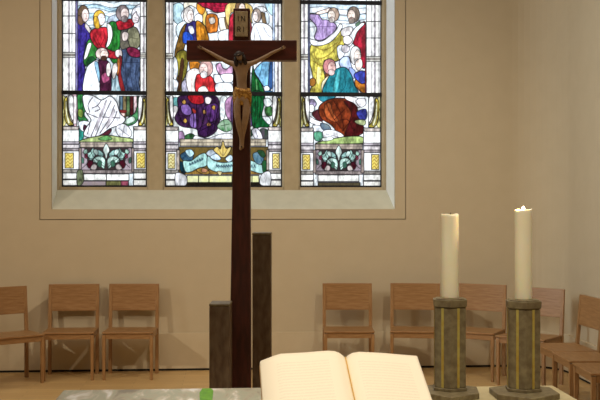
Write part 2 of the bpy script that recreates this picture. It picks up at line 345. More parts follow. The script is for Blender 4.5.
P((92, 112, 152), [(286, 176), (316, 190), (360, 222), (364, 280), (356, 330), (358, 372), (286, 372), (282, 300), (290, 230)], var=.4)
for a in ([(310, 205), (302, 280), (312, 366)], [(330, 215), (322, 290), (336, 366)], [(350, 240), (342, 300), (350, 360)], [(290, 250), (362, 250)]): L(a, .45, (36, 46, 80))
P((150, 146, 118), [(284, 124), (318, 120), (322, 180), (300, 196), (282, 190)], lw=.5, c2=(96, 84, 96))
P((172, 168, 134), [(312, 118), (340, 108), (356, 132), (360, 176), (344, 196), (322, 190), (310, 150)], var=.3); L([(322, 150), (354, 156)], .45, (90, 84, 60))
P((156, 44, 84), [(306, 196), (326, 188), (356, 200), (366, 222), (346, 230), (318, 222)], var=.35); L([(316, 202), (356, 216)], .35, (80, 14, 40))
P((240, 218, 212), [(288, 136), (300, 126), (314, 136), (308, 160), (292, 162)], lw=.4)
P((204, 38, 56), [(266, 86), (300, 78), (332, 78), (334, 104), (308, 116), (276, 120), (268, 104)], var=.35); L([(280, 92), (320, 100)], .35, (120, 14, 30))
H(290, 52, 26, 32, (172, 152, 152), (236, 212, 206), 1, (176, 160, 160))
P((236, 222, 226), [(330, 64), (338, 52), (346, 46), (348, 58), (356, 68), (352, 88), (336, 92), (328, 78)], lw=.55); L([(338, 70), (350, 74)], .35); L([(340, 80), (350, 82)], .3)
P((120, 160, 176), [(240, 300), (262, 290), (278, 320), (282, 372), (244, 372)], lw=.5, c2=(220, 232, 236), streak=True); L([(262, 300), (260, 366)], .4)
P((176, 48, 52), [(276, 228), (288, 234), (284, 290), (302, 372), (288, 372), (272, 310)], lw=.45); P((206, 120, 60), [(270, 236), (280, 240), (276, 290), (268, 300)], lw=.4)
P((244, 246, 252), [(144, 278), (168, 250), (190, 240), (204, 262), (200, 310), (204, 372), (134, 372)], var=.1); L([(166, 280), (156, 366)], .35, (150, 160, 180))
P((150, 194, 220), [(178, 252), (190, 248), (200, 280), (198, 330), (188, 300)], lw=.4)
P((112, 46, 84), [(194, 242), (222, 238), (242, 262), (246, 320), (240, 372), (202, 372), (200, 300)], var=.4); P((196, 92, 136), [(206, 300), (230, 290), (238, 318), (214, 332)], lw=.4)
H(208, 215, 26, 24, (232, 208, 200), (240, 214, 202), 1, (110, 70, 56))
P((246, 232, 226), [(226, 262), (238, 250), (244, 280), (236, 306), (226, 296)], lw=.45); P((246, 232, 226), [(252, 262), (266, 252), (270, 280), (256, 316), (248, 300)], lw=.45)
T(0, 0, 1)
column(62.5, 77.5, -12, 96, 55, (16, 33.5, -4), (69.4, 72)); B((150, 142, 196), 75.4, -12, 77.6, 96, lw=.4)
column(140.3, 147, -12, 96, 55.5, (16.5, 34, -4), (144.2,))
# below the saddle bar
B((234, 238, 240), 77, 95, 141, 142, lw=0)
T(50, 90, 3.636)
P((66, 160, 84), [(100, 16), (124, 18), (132, 60), (124, 90), (138, 112), (116, 122), (100, 96)], var=.4); L([(112, 20), (108, 100)], .4, (20, 84, 40)); P((150, 180, 80), [(104, 70), (120, 76), (116, 100), (102, 92)], lw=.4)
P((230, 190, 200), [(80, 20), (98, 20), (98, 124), (82, 116)], lw=.5)
P((60, 176, 160), [(98, 148), (116, 140), (124, 160), (116, 186), (100, 180)], lw=.5)
P((236, 240, 246), [(104, 118), (130, 112), (150, 124), (136, 150), (112, 146)], lw=.5); P((96, 50, 70), [(124, 126), (136, 134), (132, 150), (120, 144)], lw=.3)
for i, cc in enumerate(((120, 150, 170), (156, 136, 96), (112, 146, 96), (120, 46, 50), (226, 196, 200), (96, 130, 100))):
    B(cc, 252+i*13, 22, 264+i*13, 104-i*4, lw=.5, var=.35)
P((92, 168, 110), [(236, 128), (262, 118), (286, 100), (308, 84), (318, 60), (326, 84), (312, 118), (280, 132), (250, 138)], var=.35); P((204, 226, 210), [(268, 112), (300, 96), (308, 112), (280, 124)], lw=.35)
P((236, 200, 190), [(246, 78), (272, 84), (266, 104), (252, 100)], lw=.4); P((150, 50, 50), [(240, 72), (278, 74), (272, 84), (246, 80)], lw=.3)
T(60, 90, 4)
P((248, 246, 250), [(92, 22), (130, 22), (166, 40), (200, 24), (226, 48), (240, 92), (262, 116), (244, 138), (196, 156), (156, 186), (116, 190), (94, 178), (108, 146), (124, 120), (106, 92), (94, 60)], var=.1, lw=.8)
for a in ([(166, 40), (150, 62), (128, 72)], [(150, 62), (160, 76), (140, 86)], [(186, 40), (164, 90), (124, 186)], [(204, 44), (178, 100), (142, 184)], [(218, 60), (196, 116), (160, 172)], [(228, 84), (214, 120), (186, 156)], [(106, 92), (140, 106), (150, 110)], [(120, 130), (110, 176)], [(130, 30), (112, 60), (120, 90)], [(170, 108), (240, 112)]): L(a, .85, (92, 80, 96), a=.85)
P((216, 206, 214), [(176, 60), (186, 50), (160, 130), (140, 168), (146, 130)], lw=0); P((220, 210, 216), [(212, 80), (220, 90), (196, 140), (184, 146)], lw=0)
T(50, 90, 3.636)
P((120, 50, 66), [(170, 172), (206, 150), (224, 142), (216, 160), (190, 172)], lw=.45)
P((240, 238, 244), [(244, 130), (272, 124), (296, 150), (290, 172), (256, 170), (240, 150)], lw=.5); L([(250, 140), (286, 166)], .4); L([(270, 130), (262, 166)], .4)
P((196, 214, 140), [(110, 184), (150, 172), (206, 164), (250, 170), (300, 178), (300, 192), (104, 194)], var=.25); P((120, 190, 110), [(176, 178), (206, 166), (226, 178), (200, 184)], lw=.4)
T(0, 0, 1)
ornament(68, 11, 96, 126, 1); ornament(142.6, 8.5, 97, 126, -1); B((240, 226, 228), 73.4, 96, 76.6, 124, lw=.4)
foliage(80, 132.5, 147.5, 170); pedestal(62.5, 79, 126.5, (65, 73.5)); pedestal(133.5, 147, 126.5, (136.5, 145))
B((176, 158, 150), 78.8, 148, 81.5, 172, lw=.5); B((176, 158, 150), 131.6, 148, 134, 172, lw=.5)
B(WHT, 83, 174, 106.5, 180.5, var=.1); B(WHT, 106.5, 174, 129, 180.5, var=.1); B((170, 150, 140), 80, 181, 106, 186, c2=(210, 190, 206)); B((180, 176, 110), 106, 181, 121, 186, c2=(110, 110, 70)); B((190, 96, 120), 121, 181, 128.5, 186)
P((150, 160, 120), [(77, 172), (82, 170), (84, 180), (80, 186), (77, 184)], lw=.5, var=.5)

# --- middle light, 165..282
B((240, 244, 250), 163, -12, 284, 190, lw=0)
T(155, 0, 4)
for c_, p_ in (((190, 222, 234), [(72, 22), (100, 12), (116, 30), (104, 60), (110, 84), (90, 96), (70, 70)]), ((226, 240, 246), [(100, 90), (124, 84), (130, 110), (112, 140), (92, 150), (84, 110)]),
    ((246, 236, 214), [(120, 8), (180, 8), (176, 40), (160, 30), (140, 22), (118, 34)]), ((236, 200, 110), [(172, 20), (196, 24), (208, 60), (206, 108), (192, 96), (188, 60)]),
    ((252, 250, 248), [(162, 60), (186, 56), (190, 84), (176, 96), (160, 88)]), ((240, 246, 250), [(208, 130), (236, 122), (256, 140), (250, 164), (212, 164)]),
    ((250, 246, 246), [(248, 66), (310, 50), (306, 110), (276, 130), (250, 120)]), ((236, 226, 210), [(256, 70), (280, 64), (290, 120), (262, 124)]),
    ((168, 128, 78), [(278, 70), (296, 66), (300, 120), (286, 116)]), ((240, 244, 250), [(256, 128), (308, 118), (308, 164), (260, 164)])): P(c_, p_, lw=.5, var=.12)
P((236, 152, 44), [(170, 8), (196, 10), (200, 40), (188, 60), (168, 40)], lw=.5)
P((204, 34, 72), [(176, 4), (330, 4), (316, 30), (286, 44), (246, 50), (216, 36), (196, 30), (184, 22)], var=.4)
for a in ([(200, 8), (230, 30), (290, 30)], [(230, 4), (260, 22), (310, 14)], [(206, 26), (250, 42), (296, 30)]): L(a, .5, (240, 120, 140), a=1); L([(q[0], q[1]+3) for q in a], .4, (110, 10, 36))
P((250, 240, 236), [(212, 44), (250, 52), (300, 44), (306, 60), (250, 72), (216, 62)], lw=.45)
P((232, 132, 46), [(206, 62), (248, 62), (250, 120), (236, 130), (208, 126)], var=.3); P((246, 230, 214), [(216, 74), (236, 70), (240, 90), (222, 96)], lw=.4)
P((172, 124, 52), [(126, 98), (122, 170), (108, 230), (112, 300), (96, 330), (84, 300), (78, 220), (94, 150), (108, 112)], var=.35)
P((72, 62, 150), [(126, 96), (156, 84), (172, 104), (170, 168), (118, 172)], var=.3); P((44, 92, 214), [(112, 134), (130, 126), (152, 146), (150, 168), (114, 172)], lw=.45); P((226, 226, 246), [(132, 108), (150, 104), (158, 130), (142, 136)], lw=.4)
P((226, 146, 40), [(166, 84), (188, 92), (206, 118), (214, 170), (172, 170), (164, 120)], var=.35); L([(180, 96), (188, 165)], .5, (130, 70, 20)); L([(196, 110), (202, 165)], .5, (130, 70, 20))
H(134, 60, 21, 33, (242, 232, 226), (246, 230, 224), 1)
P((236, 200, 120), [(286, 20), (330, 8), (384, 22), (392, 70), (372, 110), (300, 110), (282, 66)], lw=.5, var=.2)
P((250, 248, 250), [(300, 60), (322, 48), (360, 48), (378, 66), (388, 150), (384, 240), (372, 300), (310, 300), (300, 230), (296, 140)], lw=.6, var=.12)
for a in ([(320, 60), (316, 160), (326, 290)], [(344, 56), (340, 180), (346, 294)], [(366, 70), (362, 180), (366, 290)]): L(a, .6, (110, 104, 130))
P((204, 44, 66), [(300, 70), (318, 56), (326, 120), (312, 220), (300, 240), (294, 150)], lw=.5, var=.4); P((204, 44, 66), [(364, 60), (382, 76), (390, 160), (376, 200), (368, 120)], lw=.5, var=.4)
H(341, 30, 20, 28, (150, 110, 80), (244, 222, 210), 1)
for p_ in ([(292, 300), (330, 290), (350, 312), (330, 340), (296, 334)], [(348, 300), (384, 292), (392, 330), (360, 346)], [(300, 340), (350, 336), (386, 344), (388, 372), (300, 372)]): P((228, 236, 246), p_, lw=.5, var=.15)
# right of the cross head
P((250, 248, 250), [(386, 60), (404, 30), (440, 30), (450, 70), (430, 96), (396, 100)], lw=.5); H(408, 62, 17, 28, (214, 190, 176), (248, 232, 226), -1)
P((160, 130, 96), [(424, 50), (440, 56), (446, 90), (432, 94)], lw=.4); P((226, 238, 248), [(440, 46), (456, 60), (456, 92), (446, 90)], lw=.4)
P((248, 248, 252), [(394, 100), (430, 92), (466, 112), (472, 168), (388, 168)], lw=.5, var=.08); L([(406, 110), (424, 160)], .5, (110, 116, 150)); L([(430, 100), (452, 140), (470, 150)], .4, (110, 116, 150)); L([(400, 130), (396, 165)], .4)
P((190, 226, 240), [(440, 14), (474, 10), (474, 60), (456, 50)], lw=.45)
# below the crossbar
P((184, 168, 64), [(84, 220), (110, 200), (132, 220), (126, 290), (110, 330), (106, 372), (88, 372), (96, 320), (86, 280)], var=.4)
P((120, 78, 50), [(104, 240), (116, 250), (106, 330), (98, 366), (92, 350)], lw=.35); P((228, 140, 44), [(140, 238), (172, 246), (186, 262), (170, 282), (142, 280)], var=.35)
P((236, 240, 246), [(74, 232), (88, 240), (92, 290), (82, 320), (72, 300)], lw=.45); P((206, 200, 222), [(108, 330), (128, 320), (134, 372), (110, 372)], lw=.4)
P((248, 236, 230), [(124, 300), (150, 274), (176, 278), (184, 300), (168, 330), (168, 372), (136, 372)], lw=.55, var=.12); L([(148, 300), (146, 366)], .35, (190, 120, 110))
P((228, 54, 58), [(164, 306), (186, 296), (226, 306), (238, 340), (242, 372), (166, 372)], var=.35); L([(192, 312), (190, 368)], .4, (140, 20, 30)); L([(214, 312), (220, 368)], .4, (140, 20, 30)); P((250, 236, 230), [(176, 352), (200, 344), (214, 372), (176, 372)], lw=.4)
H(204, 273, 28, 34, (228, 178, 172), (240, 206, 198), -1, (240, 236, 236))
P((160, 40, 60), [(234, 300), (244, 320), (250, 372), (240, 372)], lw=.3)
P((230, 176, 214), [(244, 262), (262, 252), (270, 270), (286, 276), (308, 262), (310, 292), (284, 302), (256, 296)], var=.25)
for p_ in ([(236, 300), (262, 300), (280, 316), (262, 336), (240, 330)], [(262, 300), (310, 296), (310, 326), (280, 330)], [(244, 336), (290, 330), (310, 340), (308, 372), (250, 372)]): P((240, 244, 250), p_, lw=.5, var=.1)
T(225, 45, 8)
P((134, 194, 232), [(236, 210), (270, 160), (310, 132), (368, 120), (362, 250), (348, 330), (310, 332), (270, 270)], var=.25); L([(300, 150), (276, 250)], .5, (40, 90, 130)); L([(330, 140), (320, 320)], .35, (60, 120, 160))
P((62, 104, 170), [(362, 120), (388, 120), (386, 300), (366, 360), (346, 330)], lw=.5); P((196, 190, 220), [(388, 120), (404, 120), (402, 380), (386, 370)], lw=.4)
P((32, 132, 62), [(222, 170), (238, 230), (262, 268), (296, 320), (312, 372), (314, 400), (214, 400)], var=.45); L([(240, 260), (250, 390)], .5, (10, 60, 26)); L([(262, 290), (282, 390)], .5, (10, 60, 26)); P((120, 190, 120), [(246, 280), (254, 290), (262, 380), (252, 380)], lw=0)
P((240, 244, 250), [(314, 334), (340, 326), (358, 346), (346, 372), (318, 366)], lw=.5); P((60, 130, 180), [(316, 372), (352, 366), (380, 372), (380, 400), (316, 400)], lw=.4)
T(0, 0, 1)
column(165.5, 173, -12, 96, 56, (24, -4), (169.8, 171.6)); column(274.6, 282, -12, 96, 58, (26, 50, -4), (278.6,)); B((190, 206, 236), 272.6, -12, 274.8, 96, lw=.4)
# below the bar
B((238, 240, 238), 163, 95, 284, 142, lw=0)
T(155, 90, 3.636)
P((120, 190, 190), [(66, 30), (84, 30), (80, 70), (66, 60)], lw=.4); P((244, 236, 236), [(66, 60), (84, 64), (78, 100), (66, 96)], lw=.4)
P((92, 50, 104), [(84, 26), (130, 18), (216, 20), (236, 56), (236, 106), (222, 150), (186, 172), (158, 166), (150, 142), (96, 132), (72, 104), (84, 70)], var=.5)
P((152, 112, 196), [(96, 56), (122, 54), (134, 84), (116, 92), (98, 80)], lw=.5, var=.3); P((158, 118, 200), [(128, 92), (150, 84), (152, 120), (148, 138), (128, 130)], lw=.5, var=.3); P((84, 40, 104), [(160, 140), (210, 118), (214, 146), (184, 168), (160, 162)], lw=.55, var=.5)
P((120, 66, 150), [(180, 60), (226, 50), (230, 100), (200, 116), (186, 90)], lw=.5, var=.4)
P((196, 32, 44), [(120, 20), (170, 18), (178, 44), (160, 52), (132, 46)], var=.35); P((196, 60, 50), [(136, 66), (150, 76), (146, 86), (136, 80)], lw=.3)
for q in ((106, 44), (180, 80), (110, 112), (214, 64), (196, 126)): P((214, 180, 70), [(q[0]-8, q[1]), (q[0], q[1]-9), (q[0]+7, q[1]), (q[0]+1, q[1]+9)], lw=.4, c2=(180, 110, 70))
P((250, 236, 236), [(182, 30), (194, 24), (206, 34), (198, 50), (184, 48)], lw=.4)
for a in ([(150, 60), (158, 100), (156, 140)], [(170, 54), (176, 100), (166, 140)], [(84, 90), (110, 100), (124, 130)], [(220, 60), (216, 100), (206, 120)]): L(a, .6, (44, 18, 60))
P((236, 240, 240), [(238, 30), (262, 30), (252, 100), (238, 104)], lw=.4)
for a in ([(92, 60), (86, 90), (104, 124)], [(124, 52), (140, 90), (140, 134)], [(152, 50), (150, 90), (152, 132)], [(186, 62), (176, 110), (158, 160)], [(206, 56), (200, 100), (190, 160)], [(228, 66), (222, 110), (214, 150)], [(160, 150), (190, 136), (220, 120)]): L(a, .75, (36, 14, 50), a=.9)
for a in ([(130, 60), (136, 100)], [(212, 70), (208, 110)], [(100, 70), (104, 96)]): L(a, .7, (176, 140, 206), a=.0)
P((196, 146, 186), [(256, 40), (282, 26), (284, 110), (268, 108), (256, 80)], lw=.5); L([(268, 40), (274, 104)], .45, (120, 60, 110))
P((60, 130, 70), [(226, 130), (250, 108), (272, 112), (280, 140), (262, 152), (240, 146)], lw=.5, c2=(220, 236, 214)); L([(240, 130), (270, 124)], .5, (30, 70, 30)); L([(250, 112), (256, 150)], .4)
P((188, 150, 190), [(78, 160), (100, 150), (108, 180), (92, 190), (78, 184)], lw=.5); P((72, 134, 80), [(108, 168), (130, 158), (146, 168), (140, 186), (116, 188)], lw=.5, var=.5); P((236, 232, 236), [(146, 166), (190, 176), (240, 160), (280, 160), (280, 190), (150, 190)], lw=.5)
P((120, 90, 150), [(282, 24), (330, 24), (360, 60), (352, 130), (300, 150), (278, 110)], lw=.6, var=.4); P((70, 130, 90), [(296, 150), (340, 140), (356, 160), (330, 180), (300, 176)], lw=.5, var=.4)
for a in ([(300, 30), (306, 90), (300, 140)], [(326, 30), (330, 100), (322, 136)]): L(a, .6, (60, 40, 80))
T(225, 92, 8)
P((28, 128, 66), [(216, 10), (310, 10), (312, 100), (296, 190), (340, 240), (352, 280), (290, 280), (220, 270)], var=.45)
for a in ([(236, 20), (244, 120), (236, 260)], [(262, 20), (260, 140), (256, 250)], [(290, 20), (284, 130), (270, 240)]): L(a, .7, (8, 60, 30))
P((52, 96, 60), [(280, 300), (330, 296), (352, 340), (340, 376), (294, 366)], lw=.5, c2=(150, 120, 150)); P((236, 232, 240), [(216, 300), (256, 290), (290, 330), (300, 380), (250, 380), (222, 340)], lw=.55); L([(240, 300), (262, 360)], .5)
P((86, 150, 84), [(318, 130), (360, 110), (384, 150), (370, 190), (330, 186)], lw=.5, var=.5); P((236, 240, 240), [(310, 60), (350, 50), (380, 90), (352, 116), (320, 110)], lw=.5); P((232, 236, 236), [(300, 196), (350, 200), (370, 240), (350, 260), (310, 220)], lw=.5)
T(0, 0, 1)
ornament(169.2, 8, 96.5, 126, 1); ornament(277.2, 9.5, 96.5, 127, -1)
# banner panel
B((206, 190, 166), 180, 139, 266, 146, lw=.6); L([(180, 142.5), (266, 142.5)], .35); L([(198, 139), (198, 146)], .5); L([(255, 139), (255, 146)], .5)
B((112, 96, 56), 179, 147, 268, 174, c2=(176, 140, 66)); B((196, 160, 80), 184, 170, 266, 174.5, lw=.5, c2=(160, 110, 50))
T(155, 90, 3.636)
P((28, 60, 96), [(92, 236), (120, 222), (140, 236), (130, 262), (104, 258)], lw=.5, c2=(130, 190, 210)); P((190, 226, 236), [(110, 222), (130, 216), (142, 232), (126, 244)], lw=.4)
P((190, 200, 212), [(186, 230), (206, 216), (222, 232), (206, 246)], lw=.4); P((30, 76, 96), [(84, 262), (104, 266), (112, 300), (96, 300)], lw=.5, var=.6)
P((206, 172, 84), [(212, 218), (226, 206), (238, 214), (247, 184), (258, 212), (276, 206), (272, 224), (256, 244), (240, 244), (226, 232)], lw=.6, c2=(244, 222, 150)); L([(247, 196), (247, 240)], .5, (110, 76, 20)); L([(230, 214), (244, 238)], .4, (110, 76, 20)); L([(264, 214), (250, 238)], .4, (110, 76, 20))
P((206, 226, 240), [(200, 244), (222, 232), (240, 250), (222, 256)], lw=.4); P((206, 226, 240), [(256, 250), (274, 236), (284, 250), (270, 262)], lw=.4)
P((176, 222, 216), [(102, 258), (130, 258), (160, 236), (182, 230), (193, 252), (186, 276), (158, 284), (130, 298), (110, 296)], lw=.65, var=.15)
P((182, 226, 222), [(192, 240), (214, 256), (250, 264), (300, 256), (340, 254), (392, 274), (406, 290), (386, 304), (340, 292), (300, 296), (240, 300), (206, 292), (190, 276)], lw=.65, var=.15)
P((40, 96, 120), [(356, 232), (382, 226), (396, 248), (384, 270), (364, 262)], lw=.5, c2=(190, 214, 232)); P((52, 120, 70), [(390, 262), (404, 258), (404, 300), (392, 296)], lw=.4); P((60, 110, 70), [(372, 222), (392, 220), (402, 240), (388, 244)], lw=.4)
P((196, 150, 70), [(150, 290), (176, 282), (200, 300), (186, 308), (164, 302)], lw=.5); P((214, 150, 110), [(172, 284), (192, 290), (184, 300), (170, 298)], lw=.3); P((226, 206, 150), [(226, 296), (244, 298), (236, 312)], lw=.4)
# traces of the worn lettering on the banner
for i, q in enumerate((124, 133, 142, 151, 160, 169)):
    yb_ = 276-(q-124)*.42; L([(q, yb_), (q+2, yb_-11), (q+5, yb_-2), (q+6, yb_-9)], .5, (44, 74, 100))
for i, q in enumerate((222, 231, 240, 249, 258, 267, 276)):
    yb_ = 284-abs(q-240)*.08; L([(q, yb_), (q+1, yb_-11), (q+5, yb_-3), (q+6, yb_-8)], .5, (44, 74, 100))
for q in (350, 360): L([(q, 282), (q+2, 272), (q+6, 284)], .5, (44, 74, 100))
T(0, 0, 1)
for a, b_ in ((187, 198.5), (198.5, 209), (209, 232), (232, 252), (252, 259)): B((226, 226, 150), a, 175.5, b_, 182.5, c2=(246, 244, 206))
B((70, 60, 46), 180, 183, 268, 187.5, lw=0)
pedestal(165.5, 178.5, 127, (168, 175), (226, 224, 168)); pedestal(268, 282, 127, (272.5, 279.5), (230, 208, 110))
P((236, 234, 240), [(176, 173), (186, 176), (186, 185), (176, 186)], lw=.5); P((240, 240, 244), [(262, 174), (270, 172), (270, 186), (260, 184)], lw=.5)
B((200, 184, 170), 176.5, 150, 179.5, 170, lw=.5); B((200, 184, 170), 266.5, 150, 269, 170, lw=.5)

# --- right light, 300..381
B((242, 246, 252), 298, -12, 386, 190, lw=0)
for k, q in enumerate((-8, 3, 8, 14, 22)):
    P((214, 232, 246) if k % 2 else (236, 242, 250), [(309, q), (326, q-1), (346, q+2), (366, q), (366, q+5), (346, q+7), (326, q+4), (309, q+5)], lw=.4, var=.1)
T(290, 0, 4)
P((222, 206, 92), [(84, 180), (130, 172), (168, 150), (200, 122), (218, 146), (214, 200), (196, 240), (170, 246), (140, 240), (134, 270), (140, 320), (128, 376), (80, 376), (92, 320), (80, 250)], var=.38)
for a in ([(100, 186), (140, 200), (190, 170)], [(96, 210), (110, 236), (160, 216), (205, 160)], [(92, 244), (120, 262), (134, 262)], [(100, 290), (128, 300)], [(110, 250), (104, 320), (96, 370)], [(206, 140), (190, 230)]): L(a, .55, (140, 96, 30))
P((180, 120, 50), [(80, 318), (96, 312), (104, 330), (92, 346), (80, 340)], lw=.5); P((246, 230, 150), [(110, 270), (124, 280), (118, 330), (108, 330)], lw=0)
P((196, 166, 220), [(70, 62), (112, 58), (128, 78), (150, 80), (184, 98), (178, 126), (130, 160), (98, 152), (106, 108)], var=.25)
for a in ([(112, 66), (124, 90), (112, 108)], [(128, 90), (130, 150)], [(150, 90), (146, 140)], [(96, 70), (106, 100)], [(108, 106), (180, 106)]): L(a, .45, (110, 70, 140))
P((244, 220, 210), [(104, 50), (130, 40), (160, 32), (164, 42), (136, 54), (112, 58)], lw=.5)
P((246, 244, 246), [(78, 156), (98, 160), (130, 164), (178, 126), (200, 96), (208, 112), (170, 162), (126, 182), (88, 180)], lw=.6, var=.08); L([(100, 170), (150, 156), (196, 110)], .4, (150, 140, 160))
H(174, 58, 23, 28, (206, 176, 156), (244, 226, 214), -1, (226, 214, 206))
P((236, 240, 248), [(188, 190), (210, 180), (222, 200), (214, 224), (196, 236)], lw=.5)
P((198, 32, 62), [(250, 150), (276, 112), (302, 94), (302, 260), (284, 260), (280, 200), (256, 180)], var=.35); L([(288, 110), (270, 160)], .5, (110, 10, 30)); L([(294, 140), (290, 240)], .5, (110, 10, 30))
P((246, 246, 248), [(222, 172), (240, 140), (262, 110), (286, 92), (298, 96), (270, 126), (256, 160), (240, 186)], lw=.55, var=.08)
P((248, 238, 238), [(206, 120), (228, 108), (250, 110), (244, 134), (222, 146), (206, 140)], lw=.45); P((250, 236, 234), [(214, 148), (236, 144), (250, 160), (236, 178), (216, 172)], lw=.45); P((230, 220, 226), [(208, 184), (228, 180), (240, 196), (224, 212), (208, 204)], lw=.45)
H(254, 58, 25, 32, (164, 142, 128), (236, 212, 200), -1, (176, 156, 146)); P((120, 160, 130), [(262, 96), (278, 84), (280, 96), (266, 106)], lw=.35)
P((192, 206, 240), [(196, 250), (212, 228), (236, 228), (246, 264), (262, 300), (250, 312), (226, 290), (210, 280)], var=.2); P((150, 170, 222), [(236, 272), (258, 280), (262, 308), (246, 312)], lw=.45)
P((72, 84, 206), [(256, 300), (280, 284), (302, 290), (302, 336), (276, 332)], var=.35); P((206, 122, 42), [(262, 318), (284, 334), (302, 336), (302, 372), (286, 368), (262, 346)], var=.35); P((246, 240, 240), [(258, 344), (280, 366), (284, 376), (264, 376)], lw=.45)
H(262, 222, 22, 38, (244, 238, 236), (244, 224, 214), 1, (240, 236, 238)); P((248, 226, 214), [(264, 244), (284, 236), (290, 262), (276, 282), (262, 270)], lw=.45)
P((150, 90, 50), [(150, 250), (160, 290), (148, 330), (140, 300)], lw=.4); P((240, 226, 190), [(128, 330), (160, 300), (152, 340), (130, 372)], lw=.4)
P((44, 152, 168), [(152, 312), (186, 276), (222, 270), (246, 300), (258, 340), (266, 376), (136, 376)], var=.3); P((90, 196, 204), [(186, 290), (200, 286), (190, 360), (170, 366)], lw=0, var=.3)
for a in ([(190, 282), (176, 330), (176, 372)], [(214, 290), (222, 340), (200, 372)], [(240, 310), (240, 370)]): L(a, .5, (10, 80, 100))
H(158, 266, 26, 31, (222, 146, 146), (238, 190, 182), 1, (226, 196, 190))
T(0, 0, 1)
column(300.5, 309, -12, 96, 57, (21.5, 38, -4), (304.8, 308)); B((120, 130, 170), 308.2, -12, 309.8, 96, lw=.3)
column(366.3, 381, -12, 97, 59, (21.5, 38, -4), (375.3, 371.8, 379)); B((150, 60, 80), 365, 25, 366.4, 96, lw=.3)
B((238, 242, 244), 309, 95, 367, 142, lw=0)
T(290, 90, 3.638)
P((60, 160, 180), [(104, 18), (166, 18), (152, 36), (132, 44), (110, 38)], lw=.5); P((176, 160, 196), [(64, 40), (84, 34), (96, 50), (84, 66), (66, 62)], lw=.5, var=.4); P((250, 246, 246), [(68, 58), (84, 54), (88, 74), (74, 82)], lw=.4)
P((120, 50, 60), [(80, 84), (108, 70), (122, 90), (116, 116), (92, 104)], lw=.5, var=.3)
P((160, 66, 34), [(112, 52), (150, 32), (206, 32), (236, 56), (240, 96), (270, 142), (240, 166), (188, 168), (150, 128), (114, 104), (104, 74)], var=.4)
P((112, 30, 34), [(196, 40), (240, 50), (250, 100), (272, 146), (244, 168), (200, 168), (214, 120), (222, 80)], var=.4, lw=.5)
P((196, 96, 50), [(126, 56), (146, 48), (156, 80), (176, 110), (160, 116), (130, 96)], lw=.4, var=.35)
for a in ([(132, 48), (150, 90), (186, 140)], [(160, 40), (186, 90), (196, 150)], [(118, 70), (136, 110)], [(200, 70), (160, 110)], [(230, 100), (190, 150)], [(180, 110), (210, 108), (226, 140)]): L(a, .6, (70, 14, 16))
P((250, 246, 246), [(200, 22), (240, 28), (264, 44), (250, 64), (232, 48), (204, 34)], lw=.5); P((246, 240, 244), [(240, 38), (270, 30), (276, 52), (256, 62)], lw=.5)
P((66, 72, 176), [(244, 78), (276, 70), (278, 104), (258, 108), (246, 96)], lw=.5, var=.4); P((196, 206, 150), [(236, 112), (262, 108), (276, 114), (270, 128), (246, 124)], lw=.4)
P((250, 246, 250), [(66, 92), (92, 108), (120, 118), (112, 130), (84, 124), (66, 110)], lw=.5); P((236, 240, 248), [(84, 128), (112, 132), (124, 148), (108, 160), (84, 146)], lw=.5); P((110, 186, 150), [(88, 156), (106, 150), (124, 164), (108, 186), (90, 180)], lw=.5, var=.35)
P((90, 110, 140), [(112, 120), (140, 128), (150, 150), (130, 150), (114, 138)], lw=.5, c2=(180, 200, 200)); P((240, 236, 240), [(120, 150), (160, 146), (196, 166), (176, 184), (130, 184)], lw=.5); L([(130, 160), (180, 172)], .4)
P((186, 210, 130), [(110, 188), (150, 178), (200, 170), (250, 168), (274, 178), (274, 194), (106, 196)], var=.3); P((236, 240, 236), [(116, 176), (150, 170), (156, 180), (124, 186)], lw=.4)
T(0, 0, 1)
ornament(305, 8.5, 96.5, 127, 1); ornament(374.5, 12, 97, 128, -1)
foliage(315, 362.5, 149.5, 171); pedestal(300.5, 313.5, 128, (302.5, 310)); pedestal(363.5, 381, 128, (371.5, 379))
B((176, 158, 150), 313.2, 150, 316, 173, lw=.5); B((176, 158, 150), 361, 150, 364, 173, lw=.5)
B(WHT, 318, 175, 338, 181.5, var=.1); B(WHT, 338, 175, 359, 181.5, var=.1); B((96, 80, 66), 318, 182.5, 360, 186, c2=(160, 150, 110)); 
IMG = np.clip(IMG, 0, 1)
tz = vnoise(1.7, 1.3); tz2 = vnoise(.8, 2.4)
trc = np.clip(1-np.abs(tz-.5)*14, 0, 1)*np.clip((tz2-.35)*3, 0, 1)        # thin painted trace lines within the pieces
IMG = IMG*(1-(.34-.29*IMG.min(-1))[..., None]*trc[..., None]); IMG = IMG*(1-.12*np.clip(.62-NZ, 0, 1)[..., None]*2)
# soften to the scale of painted glass
def blur(a):
    for ax in (0, 1):
        a = (np.roll(a, 1, ax)+2*a+np.roll(a, -1, ax))/4
    return a
IMG = blur(IMG)
LIN = .97*np.where(IMG <= .04045, IMG/12.92, ((IMG+.055)/1.055)**2.4).astype(np.float32)
LIN = (LIN*(.22+.78*LIN.max(-1, keepdims=True)**1.0)).astype(np.float32)

gm = bpy.data.materials.new('stained_glass'); gm.use_nodes = True; nt = gm.node_tree
for n in list(nt.nodes): nt.nodes.remove(n)
out = nt.nodes.new('ShaderNodeOutputMaterial'); at = nt.nodes.new('ShaderNodeAttribute'); at.attribute_name = 'glass_colour'
tr = nt.nodes.new('ShaderNodeBsdfTranslucent'); gls = nt.nodes.new('ShaderNodeBsdfGlossy'); gls.inputs['Roughness'].default_value = .25
gls.inputs['Color'].default_value = (.5, .5, .5, 1)
mx = nt.nodes.new('ShaderNodeMixShader'); mx.inputs[0].default_value = .04
nt.links.new(at.outputs['Color'], tr.inputs['Color']); nt.links.new(tr.outputs[0], mx.inputs[1]); nt.links.new(gls.outputs[0], mx.inputs[2]); nt.links.new(mx.outputs[0], out.inputs[0])

